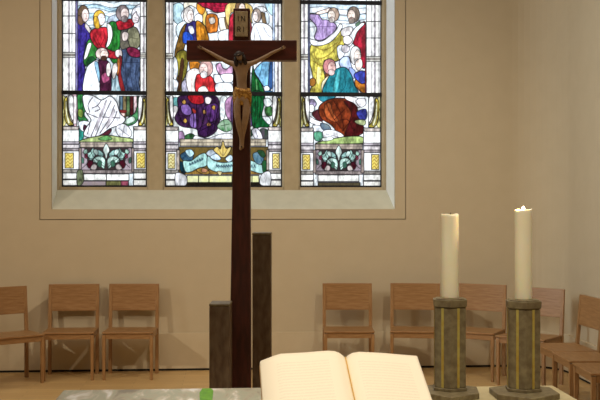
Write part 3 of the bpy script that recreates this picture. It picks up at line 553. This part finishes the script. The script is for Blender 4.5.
def glass_panel(xa, xb, z0, z1, parent, step=.0034):
    nx = max(2, int((xb-xa)/step)); nz = max(2, int((z1-z0)/step))
    gx, gz = np.meshgrid(np.linspace(xa, xb, nx), np.linspace(z0, z1, nz))
    d = gx*sa + YG*ca; ix = 300 + FPX*(gx*ca - YG*sa)/d; iy = 200 - FPX*(gz-CZ)/d
    u = np.clip((ix-X0)*SS, 0, W_-1.001); v_ = np.clip((iy-Y0)*SS, 0, H_-1.001)
    iu = u.astype(int); iv = v_.astype(int); fu = (u-iu)[..., None]; fv = (v_-iv)[..., None]
    iu1 = np.minimum(iu+1, W_-1); iv1 = np.minimum(iv+1, H_-1)
    c = LIN[iv, iu]*(1-fu)*(1-fv)+LIN[iv, iu1]*fu*(1-fv)+LIN[iv1, iu]*(1-fu)*fv+LIN[iv1, iu1]*fu*fv
    n = nx*nz; co = np.empty((n, 3), np.float32); co[:, 0] = gx.ravel(); co[:, 1] = YG; co[:, 2] = gz.ravel()
    a = np.arange(n).reshape(nz, nx); q = np.stack([a[:-1, :-1], a[:-1, 1:], a[1:, 1:], a[1:, :-1]], -1).reshape(-1, 4)
    me = bpy.data.meshes.new('glass_panel'); me.vertices.add(n); me.vertices.foreach_set('co', co.ravel())
    me.loops.add(q.size); me.loops.foreach_set('vertex_index', q.ravel().astype(np.int32))
    me.polygons.add(len(q)); me.polygons.foreach_set('loop_start', np.arange(0, q.size, 4, dtype=np.int32))
    me.update(); me.validate()
    ca_ = me.color_attributes.new('glass_colour', 'FLOAT_COLOR', 'POINT')
    rgba = np.ones((n, 4), np.float32); rgba[:, :3] = c.reshape(-1, 3); ca_.data.foreach_set('color', rgba.ravel())
    me.materials.append(gm); o = bpy.data.objects.new('glass_panel', me); COL.objects.link(o); o.parent = parent; return o
zbar = [onY(220, 93.8, YG).z, onY(220, 1.3, YG).z]; ztop = zu-.02
wl = ['left stained glass light: standing man in violet cloak and kneeling man in white', 'middle stained glass light behind the crucifix, with a scroll at its foot',
      'right stained glass light: man in yellow robe and stooping man in teal']
for i, (a, b_) in enumerate(LX):
    fr = bmesh.new(); t = .012
    box(fr, a, a+t, YG-.012, YG+.012, zb, ztop); box(fr, b_-t, b_, YG-.012, YG+.012, zb, ztop)
    box(fr, a+t, b_-t, YG-.012, YG+.012, zb, zb+.018); box(fr, a+t, b_-t, YG-.012, YG+.012, ztop-t, ztop)
    wn = obj('window_%d' % (i+1), fr, M_lead); setp(wn, label=wl[i], kind='structure')
    glass_panel(a+.004, b_-.004, zb+.004, zbar[0], wn); glass_panel(a+.004, b_-.004, zbar[0], zbar[1], wn)
    glass_panel(a+.004, b_-.004, zbar[1], ztop, wn, .008)
    for z in zbar + [onY(220, -92, YG).z]:
        s = bmesh.new(); box(s, a, b_, YG-.03, YG-.004, z-.021, z+.021); obj('saddle_bar', s, M_lead, wn, bevel=.004)

# ------------------------------------------------------------------ chairs
def make_chair():
    root = empty('chair', (0, 0, 0))
    w2, p = .243, .033; yb, yf = .215, -.175
    def post(sx):
        bm = bmesh.new(); x0 = sx*w2 - (p if sx > 0 else 0)
        pts = [(yb-.035, 0), (yb-.005, 0), (yb, .44), (yb+.035, .868), (yb+.012, .868), (yb-.03, .44)]
        a = [bm.verts.new((x0, y, z)) for y, z in pts]; c = [bm.verts.new((x0+p, y, z)) for y, z in pts]
        bm.faces.new(a[::-1]); bm.faces.new(c)
        for i in range(6): bm.faces.new((a[i], a[(i+1) % 6], c[(i+1) % 6], c[i]))
        return bm
    for s in (-1, 1): obj('rear_leg', post(s), M_beechv, root, bevel=.003)
    for s in (-1, 1):
        bm = bmesh.new(); x = s*(w2-p/2-.004); vs = box(bm, x-.016, x+.016, yf-.016, yf+.018, 0, .428)
        for q in vs[:4]: q.co.x = x + (q.co.x-x)*.8; q.co.y = yf + (q.co.y-yf)*.8
        obj('front_leg', bm, M_beechv, root, bevel=.003)
    bm = bmesh.new(); n = 8; top = []; bot = []
    for i in range(n+1):
        x = -w2+.004 + (2*w2-.008)*i/n; c = .006*(1-(2*i/n-1)**2)
        for lst, th in ((top, 0), (bot, -.016)):
            lst.append([bm.verts.new((x, y, .452+th-c*(1 if 0 < j < 3 else 0))) for j, y in enumerate((yf-.02, -.12, .06, yb-.033))])
    for i in range(n):
        for j in range(3):
            bm.faces.new((top[i][j], top[i+1][j], top[i+1][j+1], top[i][j+1])); bm.faces.new((bot[i][j+1], bot[i+1][j+1], bot[i+1][j], bot[i][j]))
        bm.faces.new((top[i][0], bot[i][0], bot[i+1][0], top[i+1][0])); bm.faces.new((top[i][3], top[i+1][3], bot[i+1][3], bot[i][3]))
    for k in (0, n):
        for j in range(3): bm.faces.new((top[k][j], top[k][j+1], bot[k][j+1], bot[k][j]))
    obj('seat', bm, M_beech, root, bevel=.003)
    bm = bmesh.new(); box(bm, -w2+.034, w2-.034, yf-.008, yf+.012, .385, .434); box(bm, -w2+.034, w2-.034, yb-.03, yb-.01, .385, .434)
    for s in (-1, 1): x = s*(w2-.02); box(bm, x-.01, x+.01, yf+.02, yb-.032, .385, .434)
    obj('seat_frame', bm, M_beech, root, bevel=.002)
    # curved plywood back panel set on the front of the posts
    bm = bmesh.new(); n = 12; F = []; Bk = []
    for i in range(n+1):
        x = -w2 + 2*w2*i/n; c = .016*(1-(2*i/n-1)**2)
        for lst, th in ((F, -.012), (Bk, 0)):
            lst.append([bm.verts.new((x, yb-.012+.085*(z-.44)+th+c*.6, z)) for z in (.610, .69, .78, .870)])
    for i in range(n):
        for j in range(3):
            bm.faces.new((F[i][j], F[i+1][j], F[i+1][j+1], F[i][j+1])); bm.faces.new((Bk[i][j+1], Bk[i+1][j+1], Bk[i+1][j], Bk[i][j]))
        for j in (0, 3): bm.faces.new((F[i][j], F[i+1][j], Bk[i+1][j], Bk[i][j]))
    for k in (0, n):
        for j in range(3): bm.faces.new((F[k][j], F[k][j+1], Bk[k][j+1], Bk[k][j]))
    obj('backrest', bm, M_beech, root, bevel=.003)
    return root
proto = make_chair()
def copy_tree(o, parent=None):
    c = o.copy(); COL.objects.link(c)
    if parent: c.parent = parent
    for ch in o.children: copy_tree(ch, c)
    return c
# plan place beside/ahead of the viewpoint, turn (0 = facing the viewpoint, + = turned towards the right), label
CH = [
 (-2.95, 8.74, 55, 'beech chair at the left edge, only its front corner and leg in view'),
 (-2.665, 9.24, 38, 'turned beech chair at far left, its backrest cut by the picture edge'),
 (-2.185, 9.53, 5, 'beech chair with full backrest in view, left one of the pair left of the cross'),
 (-1.62, 9.56, 1, 'beech chair nearest to the short brown stele, left of the cross'),
 (.465, 9.62, 0, 'beech chair behind the open book, just right of the tall stele'),
 (1.11, 9.62, -6, 'beech chair between the open book and the left candlestick'),
 (1.67, 9.55, -27, 'beech chair seen between the two candlesticks'),
 (2.095, 9.15, -38, 'beech chair standing angled in the corner behind the right candlestick'),
 (2.235, 8.43, -83, 'beech chair along the right wall, the farthest of the side-on three, backrest in view'),
 (2.255, 7.93, -88, 'side-on beech chair by the right wall, middle of the three'),
 (2.27, 7.37, -90, 'side-on beech chair at the right edge, nearest of the three'),
]
for i, (X, d, a, lb) in enumerate(CH):
    o = proto if i == 0 else copy_tree(proto)
    o.location = C2W(X, d); o.rotation_euler = (0, 0, R(a)-YAW); setp(o, label=lb, cat='chair', group='beech chairs in an arc along the wall')

# ------------------------------------------------------------------ crucifix and its two steles
DC = 4.8; k = DC/FPX
base = C2W(0, 0); cx0 = (242-300)*k
root = empty('crucifix', C2W(cx0, DC), -YAW, label='tall dark brown wooden crucifix with carved figure, between two brown steles', cat='crucifix')
Z = lambda y: CZ + (200-y)*k                       # height of a level on the cross
Xc = lambda x: (x-242)*k
bm = bmesh.new()
D2 = .034
def sect(z, xa, xb, ya, yb): return [bm.verts.new(p) for p in ((xa, ya, z), (xb, ya, z), (xb, yb, z), (xa, yb, z))]
lv = [sect(.03, Xc(230.7), Xc(251.2), -D2-.008, D2+.02), sect(Z(300), Xc(231), Xc(251), -D2-.006, D2), sect(Z(192), Xc(232.6), Xc(250.6), -D2, D2), sect(Z(9.5), Xc(233.6), Xc(250.2), -D2, D2)]
for a, c in zip(lv, lv[1:]):
    for i in range(4): bm.faces.new((a[i], a[(i+1) % 4], c[(i+1) % 4], c[i]))
bm.faces.new(lv[0][::-1]); bm.faces.new(lv[-1]); obj('upright_beam', bm, M_cross, root, bevel=.004)
bm = bmesh.new(); box(bm, Xc(187.3), Xc(296.8), -D2-.004, D2-.01, Z(61.3), Z(41.3)); obj('crossbar', bm, M_crossh, root, bevel=.004)
bm = bmesh.new(); box(bm, -.044, .042, -.05, .12, 0, .03); obj('foot_plate', bm, M_stele, root, bevel=.004)
bm = bmesh.new(); box(bm, Xc(235.6), Xc(248.2), -D2-.014, -D2+.002, Z(38), Z(13)); tit = obj('titulus', bm, M_tit, root, bevel=.002)
cxm = Xc(242)
GL = {'I': [[(0, 0), (0, 1)]], 'N': [[(-.32, 0), (-.32, 1)], [(-.32, 1), (.32, 0)], [(.32, 0), (.32, 1)]], 'R': [[(-.3, 0), (-.3, 1)], [(-.3, 1), (.22, .95)], [(.22, .95), (.28, .6)], [(.28, .6), (-.3, .48)], [(-.05, .5), (.32, 0)]]}
for ch, lx, ly in (('I', 238.9, 23), ('N', 243.6, 23), ('R', 239.6, 33.6), ('I', 244.2, 33.6)):
    bm = bmesh.new()
    for (ax, az), (bx, bz) in GL[ch]:
        tube(bm, [(Xc(lx)+ax*5*k, -D2-.0142, Z(ly)+az*5.2*k), (Xc(lx)+bx*5*k, -D2-.0142, Z(ly)+bz*5.2*k)], .0017, 5)
    obj('lettering', bm, M_ink, tit)

def skin(name, nodes, edges, m, parent, rootv=0, sub=2):
    """nodes: (x, y, z, radius or (rx, ry))"""
    me = bpy.data.meshes.new(name); me.from_pydata([n[:3] for n in nodes], edges, []); me.update()
    o = bpy.data.objects.new(name, me); COL.objects.link(o); o.parent = parent
    sk = o.modifiers.new('skin', 'SKIN'); sk.use_smooth_shade = True; sk.branch_smoothing = .3
    if not me.skin_vertices: me.attributes.new('skin_vertex', 'FLOAT', 'POINT')
    for i, n in enumerate(nodes):
        r = n[3]; me.skin_vertices[0].data[i].radius = r if isinstance(r, tuple) else (r, r)
        me.skin_vertices[0].data[i].use_root = (i == rootv)
    ss = o.modifiers.new('sub', 'SUBSURF'); ss.levels = sub; ss.render_levels = sub
    me.materials.append(m); return o
yF = -D2-.004
def nd(x, y, off, r): return (Xc(x), yF-off, Z(y), tuple(v*k for v in r) if isinstance(r, tuple) else r*k)
N = [nd(242.6, 96, .022, (6.2, 4.2)), nd(242.6, 89, .020, (5.6, 4)), nd(242.2, 82, .020, (5.4, 3.9)), nd(242.2, 74, .024, (6.8, 4.6)), nd(242.2, 68, .026, (7.2, 4.4)), nd(241.8, 63.5, .026, (3.2, 2.8)), nd(241.2, 61, .030, 2.6),   # 0-6 pelvis..neck
     nd(234.8, 66, .024, 3.0), nd(228, 63.6, .018, 2.5), nd(219.5, 59, .013, 2.1), nd(211, 54, .010, 1.8), nd(204.5, 50.4, .008, 1.35), nd(202, 49, .008, 1.6),      # 7-12 his right arm
     nd(249.6, 66, .024, 3.0), nd(256, 63.6, .018, 2.5), nd(264.5, 59, .013, 2.1), nd(273, 54, .010, 1.8), nd(279.8, 50.8, .008, 1.35), nd(282.4, 49.4, .008, 1.6),  # 13-18 left arm
     nd(238.6, 102, .024, 4.6), nd(237.9, 110, .030, 4.2), nd(238.6, 119, .036, 3.5), nd(240.2, 128, .028, 3.3), nd(241.6, 138, .018, 1.9), nd(241.8, 145, .014, 1.7), nd(241.2, 151, .020, 1.6),   # 19-25 leg
     nd(246.4, 102, .024, 4.6), nd(247.2, 110, .032, 4.2), nd(246.4, 119, .038, 3.5), nd(244.6, 128, .026, 3.3), nd(243.4, 138, .016, 1.9), nd(243.2, 144, .012, 1.6), nd(243.2, 149.5, .018, 1.5)]
E = [(0,1),(1,2),(2,3),(3,4),(4,5),(5,6),(4,7),(7,8),(8,9),(9,10),(10,11),(11,12),(4,13),(13,14),(14,15),(15,16),(16,17),(17,18),(0,19),(19,20),(20,21),(21,22),(22,23),(23,24),(24,25),(0,26),(26,27),(27,28),(28,29),(29,30),(30,31),(31,32)]
for s, hx, hy, wi in ((-1, 202, 49, 12), (1, 282.4, 49.4, 18)):       # five short curled fingers on each hand
    for j, (dx, dy, ln) in enumerate(((2.0, -2.4, .9), (3.2, -1.3, 1.0), (3.5, -.3, 1.05), (3.2, .7, .95), (1.2, 1.9, .8))):
        a = len(N); N += [nd(hx+s*dx*.55, hy+dy*.7, .010, .42), nd(hx+s*dx*ln, hy+dy, .016, .34)]; E += [(wi, a), (a, a+1)]
body = skin('carved_figure', N, E, M_skin, root)
# loincloth: pleated wrap with a hanging fold
bm = bmesh.new(); n = 40; rings = []
for z_, rx, ry in ((89, 6.8, 4.8), (91.5, 7.9, 5.4), (95, 8.5, 5.8), (99, 8.8, 5.8), (105, 8.8, 5.6), (105.6, 8.0, 5.0)):
    ring = []
    for i in range(n):
        t = 2*math.pi*i/n; rr = 1+.05*math.sin(9*t+z_*.5)
        ring.append(bm.verts.new((Xc(242.6)+rx*k*rr*math.cos(t), yF-.021+ry*k*rr*math.sin(t)*.85, Z(z_+1.4*math.cos(t*1.0+1)))))
    rings.append(ring)
for a, c in zip(rings, rings[1:]):
    for i in range(n): bm.faces.new((a[i], a[(i+1) % n], c[(i+1) % n], c[i]))
bm.faces.new(rings[0][::-1]); bm.faces.new(rings[-1])
tube(bm, [(Xc(249.3), yF-.03, Z(90)), (Xc(250.6), yF-.03, Z(96)), (Xc(250.2), yF-.028, Z(103)), (Xc(250.8), yF-.026, Z(108))], [.007, .009, .008, .004], 10)
obj('loincloth', bm, M_cloth, body, smooth=True)
# head, bowed to his right
hd = Vector((Xc(240.4), yF-.042, Z(59.4)))
bm = bmesh.new(); bmesh.ops.create_uvsphere(bm, u_segments=24, v_segments=16, radius=1)
for v_ in bm.verts:
    x, y, z = v_.co; jaw = 1-.22*max(0, -z); v_.co = Vector((x*3.0*jaw, y*3.4, z*4.4))*k
    if y < -.6:
        if abs(x) < .18 and -.35 < z < .25: v_.co.y -= .9*k*(1-abs(x)/.18*.6)     # nose
        if .15 < abs(x) < .6 and .1 < z < .38: v_.co.y += .45*k                   # eye sockets
        if abs(x) < .4 and -.62 < z < -.5: v_.co.y += .3*k                        # mouth
for s in (-1, 1):
    bmesh.ops.create_uvsphere(bm, u_segments=8, v_segments=6, radius=.7*k, matrix=Matrix.Translation((s*2.9*k, 0, 0)))
rot = Matrix.Rotation(R(-12), 4, 'Y') @ Matrix.Rotation(R(22), 4, 'X')
bmesh.ops.transform(bm, matrix=Matrix.Translation(hd) @ rot @ Matrix.Scale(1.14, 4), verts=bm.verts); hh = obj('head', bm, M_skin, body, smooth=True)
bm = bmesh.new(); bmesh.ops.create_uvsphere(bm, u_segments=24, v_segments=16, radius=1)
for v_ in list(bm.verts):
    x, y, z = v_.co; v_.co = Vector((x*3.7, y*3.6+.7, z*4.5+.8))*k
bmesh.ops.delete(bm, geom=[f for f in bm.faces if f.calc_center_median().y < -1.2*k and f.calc_center_median().z < 2.4*k], context='FACES')
for s in (-1, 1): tube(bm, [(s*3.0*k, -.2*k, 1*k), (s*3.6*k, -1.0*k, -2.5*k), (s*3.9*k, -1.6*k, -6*k), (s*3.2*k, -1.8*k, -9*k)], [1.7*k, 2.1*k, 1.8*k, .6*k], 8)
tube(bm, [(0, -2.7*k, -2.9*k), (0, -3.3*k, -4.4*k), (0, -2.9*k, -6.3*k)], [1.6*k, 1.6*k, .5*k], 10)     # beard
bmesh.ops.transform(bm, matrix=Matrix.Translation(hd) @ rot @ Matrix.Scale(1.14, 4), verts=bm.verts); obj('hair', bm, M_hair, hh, smooth=True)
bm = bmesh.new()
for ph in (0, 1.1, 2.2): tube(bm, [((3.95*math.cos(t))*k, (3.9*math.sin(t)+.3)*k, (2.4+.5*math.sin(5*t+ph))*k) for t in [2*math.pi*i/36 for i in range(37)]], .45*k, 6)
for i in range(14):
    t = 2*math.pi*i/14; tube(bm, [(3.9*k*math.cos(t), 3.9*k*math.sin(t)+.3*k, 2.4*k), (4.9*k*math.cos(t+.2), 4.9*k*math.sin(t+.2)+.3*k, (2.4+.8*(-1)**i)*k)], [.28*k, .05*k], 5)
bmesh.ops.transform(bm, matrix=Matrix.Translation(hd) @ rot @ Matrix.Scale(1.14, 4), verts=bm.verts); obj('crown_of_thorns', bm, M_hair, hh)
for x, y in ((202.4, 49.2), (282.2, 49.6), (242.3, 147.5)):
    bm = bmesh.new(); tube(bm, [(Xc(x), yF+.004, Z(y)), (Xc(x), yF-.024, Z(y))], [.0016, .0016], 8); tube(bm, [(Xc(x), yF-.024, Z(y)), (Xc(x), yF-.027, Z(y))], [.0038, .003], 8); obj('nail', bm, M_lead, root)

def stele(xa, xb, ytop, df, th, lb):
    kk = df/FPX; xm = (xa+xb)/2; r_ = empty('stele', C2W((xm-300)*kk, df), -YAW, label=lb, cat='stele')
    h = CZ-(ytop-200)*kk; w_ = (xb-xa)*kk/2; bm = bmesh.new(); box(bm, -w_, w_, 0, th, .02, h-.012); obj('shaft', bm, M_stele, r_, bevel=.004)
    bm = bmesh.new(); box(bm, -w_-.001, w_+.001, -.001, th+.001, h-.012, h); obj('cap', bm, M_holder, r_, bevel=.003)
    bm = bmesh.new(); box(bm, -w_+.006, w_-.006, .006, th-.006, 0, .02); obj('foot', bm, M_dark, r_)
stele(209.2, 229.9, 304, 4.56, .15, 'short square brown stele standing left of the cross')
stele(252.3, 271, 233, 4.93, .14, 'taller square brown stele standing right of the cross')

# ------------------------------------------------------------------ altar with cloth
ZA = .95
a1 = onZ(64, 392.3, ZA); a2 = onZ(552, 384.6, ZA); yback = (a1.y+a2.y)/2
print('altar back', a1, a2)
ar = empty('altar', ((a1.x+a2.x)/2, yback-.5, 0), label='pale stone altar in the foreground carrying book and candlesticks', cat='altar')
hw = (a2.x-a1.x)/2
bm = bmesh.new(); box(bm, -hw, hw, -.5, .5, ZA-.09, ZA); obj('table_slab', bm, M_altar, ar, bevel=.006)
bm = bmesh.new(); box(bm, -hw+.25, hw-.25, -.36, .36, 0, ZA-.09); obj('pedestal', bm, M_altar, ar, bevel=.006)
# patterned runner on the left half
cm = bpy.data.materials.new('mottled_painted_cloth'); cm.use_nodes = True; nt = cm.node_tree; b = nt.nodes['Principled BSDF']; b.inputs['Roughness'].default_value = .55
tc = nt.nodes.new('ShaderNodeTexCoord'); mp = nt.nodes.new('ShaderNodeMapping'); mp.inputs['Scale'].default_value = (1.6, .45, 1)
nz = nt.nodes.new('ShaderNodeTexNoise'); nz.inputs['Scale'].default_value = 11; nz.inputs['Detail'].default_value = 3; nz.inputs['Distortion'].default_value = .6
rp = nt.nodes.new('ShaderNodeValToRGB'); els = rp.color_ramp.elements
els[0].position = .3; els[0].color = (*lin((134, 126, 108)), 1); els[1].position = .72; els[1].color = (*lin((226, 226, 222)), 1)
for ps, c_ in ((.42, (170, 162, 140)), (.5, (162, 164, 142)), (.58, (186, 178, 158))):
    q = els.new(ps); q.color = (*lin(c_), 1)
nt.links.new(tc.outputs['Object'], mp.inputs['Vector']); nt.links.new(mp.outputs[0], nz.inputs['Vector']); nt.links.new(nz.outputs['Fac'], rp.inputs['Fac']); nt.links.new(rp.outputs['Color'], b.inputs['Base Color'])
rx1 = onZ(413, 392, ZA).x
bm = bmesh.new(); pts = [(a1.x-.006, ZA-.3), (a1.x-.006, ZA+.001), (a1.x-.001, ZA+.006), (rx1, ZA+.006)]; n = 6
A = [[bm.verts.new((x + (.006*math.sin(j*1.7) if i == 0 else 0), yback-.99+.985*j/n, z)) for j in range(n+1)] for i, (x, z) in enumerate(pts)]
for i in range(3):
    for j in range(n): bm.faces.new((A[i][j], A[i][j+1], A[i+1][j+1], A[i+1][j]))
run = obj('altar_cloth', bm, cm, None); so = run.modifiers.new('thick', 'SOLIDIFY'); so.thickness = .003
setp(run, label='mottled grey-green cloth with a bright green stripe, lying across the altar under the book', cat='cloth')
gx0 = onZ(200.5, 392, ZA).x; gx1 = onZ(213, 392, ZA).x
bm = bmesh.new(); g_ = [(gx0+.006, yback-.01), (gx1-.008, yback-.01), (gx1+.002, yback-.06), (gx1, yback-.4), (gx0+.01, yback-.4), (gx0-.002, yback-.1)]
prism(bm, g_, ZA+.0055, ZA+.0075); st = obj('green_stripe', bm, mat('green_weave', (110, 168, 40), .6, nscale=60, c2=(86, 140, 34)), run); st['label'] = 'bright green stripe'

# ------------------------------------------------------------------ open book on its rest
DB = 3.42; kb = DB/FPX
# page-block section across the spread: (pixel-like across, height over the cover)
prof_t = [(260.5, .012), (261.5, .018), (274, .037), (281, .045), (292, .047), (305, .049), (318, .053), (328, .055), (335, .053), (340, .046), (344, .034), (346.4, .026),
          (349, .036), (353, .045), (360, .049), (370, .047), (385, .043), (400, .037), (411, .033), (416.5, .031), (419.2, .030), (420.5, .004)]
bk = empty('open_book', C2W((343-300)*kb, DB-.02, ZA+.01), -YAW+R(4.5), label='large open book with cream pages propped up on the altar', cat='book')
tilt = R(22.5); Lp = .40
MT = Matrix.Translation((0, 0, 0))
def bp(x, h, v): # across, height over cover, distance up the slope (0 bottom, 1 top)
    s = v*Lp; return Vector(((x-343)*kb*(1-.00*v), -.325 + s*math.cos(tilt) - h*math.sin(tilt), .011 + s*math.sin(tilt) + h*math.cos(tilt)))
# page paper: cream with pale grey columns of text lines
pm = bpy.data.materials.new('cream_pages'); pm.use_nodes = True; nt = pm.node_tree; b = nt.nodes['Principled BSDF']; b.inputs['Roughness'].default_value = .75
at = nt.nodes.new('ShaderNodeUVMap'); sep = nt.nodes.new('ShaderNodeSeparateXYZ'); nt.links.new(at.outputs[0], sep.inputs[0])
def mth(op, a, b_=None, c_=None):
    n = nt.nodes.new('ShaderNodeMath'); n.operation = op
    for i, q in enumerate((a, b_, c_)):
        if q is None: continue
        if isinstance(q, (int, float)): n.inputs[i].default_value = q
        else: nt.links.new(q, n.inputs[i])
    return n.outputs[0]
line = mth('GREATER_THAN', mth('SINE', mth('MULTIPLY', sep.outputs[1], 150.0)), .1)
fx = mth('FRACT', mth('MULTIPLY', sep.outputs[0], 2.0))
col_ = mth('MULTIPLY', mth('GREATER_THAN', fx, .2), mth('LESS_THAN', fx, .84))
rows = mth('MULTIPLY', mth('GREATER_THAN', sep.outputs[1], .1), mth('LESS_THAN', sep.outputs[1], .88))
tn = nt.nodes.new('ShaderNodeTexNoise'); tn.inputs['Scale'].default_value = 60; mpp = nt.nodes.new('ShaderNodeMapping'); mpp.inputs['Scale'].default_value = (2, 1, 1)
nt.links.new(at.outputs[0], mpp.inputs[0]); nt.links.new(mpp.outputs[0], tn.inputs['Vector'])
fac = mth('MULTIPLY', mth('MULTIPLY', line, mth('MULTIPLY', col_, rows)), mth('MULTIPLY', mth('GREATER_THAN', tn.outputs['Fac'], .42), .10))
mxr = nt.nodes.new('ShaderNodeMix'); mxr.data_type = 'RGBA'; nt.links.new(fac, mxr.inputs[0])
mxr.inputs[6].default_value = (*lin((248, 236, 208)), 1); mxr.inputs[7].default_value = (*lin((110, 96, 80)), 1); nt.links.new(mxr.outputs[2], b.inputs['Base Color'])
def page_side(name, prof):
    bm = bmesh.new(); uvl = bm.loops.layers.uv.new('UVMap'); nv = 14; G = []
    for j in range(nv+1): G.append([bm.verts.new(bp(x, h, j/nv)) for x, h in prof])
    idx = {}
    for j in range(nv+1):
        for i, (x, h) in enumerate(prof): idx[G[j][i]] = ((x-260)/161, j/nv)
    low = [[bm.verts.new(bp(x, 0, j/nv)) for x in (prof[0][0], prof[-1][0])] for j in range(nv+1)]
    for j in range(nv):
        for i in range(len(prof)-1): bm.faces.new((G[j][i], G[j][i+1], G[j+1][i+1], G[j+1][i]))
        bm.faces.new((low[j][0], G[j][0], G[j+1][0], low[j+1][0])); bm.faces.new((G[j][-1], low[j][1], low[j+1][1], G[j+1][-1])); bm.faces.new((low[j][1], low[j][0], low[j+1][0], low[j+1][1]))
    bm.faces.new([low[0][0], low[0][1]] + G[0][::-1]); bm.faces.new([low[nv][1], low[nv][0]] + G[nv])
    for f in bm.faces:
        for lp in f.loops: lp[uvl].uv = idx.get(lp.vert, (0, 0))
    o = obj(name, bm, pm, bk)
    for p in o.data.polygons: p.use_smooth = len(p.vertices) == 4
    return o
page_side('left_pages', prof_t[:12]).name = 'page_block'; page_side('right_pages', prof_t[11:]).name = 'page_block'
bm = bmesh.new(); vs = [bp(x, h, v_) for h in (-.005, -.0005) for v_ in (-.002, 1.0) for x in (260, 421)]
q = [bm.verts.new(v_) for v_ in vs]
for f in ((0,1,3,2),(4,6,7,5),(0,4,5,1),(2,3,7,6),(0,2,6,4),(1,5,7,3)): bm.faces.new([q[i] for i in f])
obj('cover', bm, M_cover, bk)
for i, x in enumerate((344.5,)):
    bm = bmesh.new(); tube(bm, [bp(346.4, .028, 1.005), bp(346.4, .028, .5), bp(346.8, .0275, .0)], .0018, 6); obj('ribbon_marker', bm, mat('gold_ribbon', (206, 160, 60), .6), bk)
# sloping rest under the book
rs = empty('book_rest', C2W((343-300)*kb, DB-.02, ZA+.0095), -YAW+R(4.5), label='low sloping wooden rest underneath the open book', cat='book rest')
bm = bmesh.new(); pf = [(-.31, 0), (-.31, .004), (.02, .004+.33*math.tan(tilt)), (.02, 0)]
w_ = .18; a = [bm.verts.new((-w_, y, z)) for y, z in pf]; c = [bm.verts.new((w_, y, z)) for y, z in pf]
bm.faces.new(a[::-1]); bm.faces.new(c)
for i in range(4): bm.faces.new((a[i], a[(i+1) % 4], c[(i+1) % 4], c[i]))
obj('wedge', bm, M_wood2, rs)
bm = bmesh.new(); box(bm, -w_, w_, -.352, -.334, 0, .03); box(bm, -w_, w_, -.334, -.31, 0, .004); obj('ledge', bm, M_wood2, rs)

# ------------------------------------------------------------------ candlesticks and candles
def candlestick(xp, d, turn, lb, ytop, bt=0, bs=1.0):
    loc = C2W((xp-300)*d/FPX, d, ZA); r_ = empty('candlestick', loc, -YAW+turn, label=lb, cat='candlestick', group='bronze hexagonal candlesticks')
    H_t = CZ - (ytop-200)*d/FPX - ZA - .001
    a0 = R(-90)
    bm = bmesh.new(); pb = [(0, -.165), (.105, -.075), (.105, .06), (0, .12), (-.105, .06), (-.105, -.075)]; prism(bm, [(math.cos(bt)*x*bs-math.sin(bt)*y, math.sin(bt)*x*bs+math.cos(bt)*y) for x, y in pb], 0, .022); obj('base_plate', bm, M_holder, r_, bevel=.003)
    bm = bmesh.new(); prism(bm, ngon(6, .072, a0), .022, .034); obj('foot_ring', bm, M_holder, r_, bevel=.002)
    bm = bmesh.new(); prism(bm, ngon(6, 0.067, a0), .034, H_t-.034); sh = obj('shaft', bm, M_holder, r_, bevel=.003)
    apo = 0.067*math.cos(R(30))
    for i in range(6):
        t = a0+R(30)+R(60)*i; M = Matrix.Rotation(t, 4, 'Z'); bm = bmesh.new()
        box(bm, apo-.002, apo+.0016, -.005, .005, .035, H_t-.034, M); obj('brass_strip', bm, M_gold, sh)
    bm = bmesh.new(); prism(bm, ngon(6, .0655, a0), H_t-.034, H_t-.03); prism(bm, ngon(6, .071, a0), H_t-.031, H_t-.004, 1.02)
    prism(bm, ngon(6, .062, a0), H_t-.004, H_t); obj('cap', bm, M_holder, r_, bevel=.003)
    return loc, H_t
def candle(loc, zt, h, r, lb, lit, seed):
    rnd = random.Random(seed); c = empty('candle', loc + Vector((0, 0, zt)), rnd.random(), label=lb, cat='candle', group='thick cream altar candles')
    bm = bmesh.new(); seg = 40; prof = [(r*.985, 0), (r, .004), (r, h*.5), (r, h-.012), (r*1.005, h-.003), (r*.96, h), (r*.86, h-.004), (r*.5, h-.009), (r*.1, h-.010)]
    rings = [[bm.verts.new((q*math.cos(t), q*math.sin(t), z + (.0022*math.sin(2*t+seed)+.0012*math.sin(5*t) if i > 2 else 0))) for t in [2*math.pi*kk/seg for kk in range(seg)]] for i, (q, z) in enumerate(prof)]
    for a, b_ in zip(rings, rings[1:]):
        for kk in range(seg): bm.faces.new((a[kk], a[(kk+1) % seg], b_[(kk+1) % seg], b_[kk]))
    bm.faces.new(rings[0][::-1]); bm.faces.new(rings[-1]); obj('wax_body', bm, M_wax, c, smooth=True)
    bm = bmesh.new(); tube(bm, [(0, 0, h-.012), (.0005, 0, h-.002), (.003, 0, h+.006)], .0014, 6); wk = obj('wick', bm, M_wick, c)
    if lit:
        bm = bmesh.new(); lathe(bm, [(.0005, h-.004), (.004, h-.001), (.0056, h+.003), (.0046, h+.007), (.002, h+.011), (.0003, h+.014)], 16)
        obj('flame', bm, emit('candle_flame', (1, .82, .5), 14), c, smooth=True)
        l = bpy.data.lights.new('candle_glow', 'POINT'); l.energy = 2.2; l.color = (1, .72, .4); l.shadow_soft_size = .006
        lo = bpy.data.objects.new('candle_glow', l); COL.objects.link(lo); lo.location = (0, 0, h+.018); lo.parent = c
d1 = 3.80
l1, h1 = candlestick(449.9, d1, R(-6), 'hexagonal bronze candlestick with brass strips, left one, holding the unlit candle', 297.5)
l2, h2 = candlestick(523.4, d1-.02, R(-4), 'hexagonal bronze candlestick with brass strips, right one, holding the burning candle', 299, R(6), 1.12)
candle(l1, h1, (297.5-214)*d1/FPX, .0335, 'unlit thick cream candle on the left candlestick', False, 1)
candle(l2, h2, (299-210)*d1/FPX, .0325, 'burning thick cream candle on the right candlestick', True, 4)
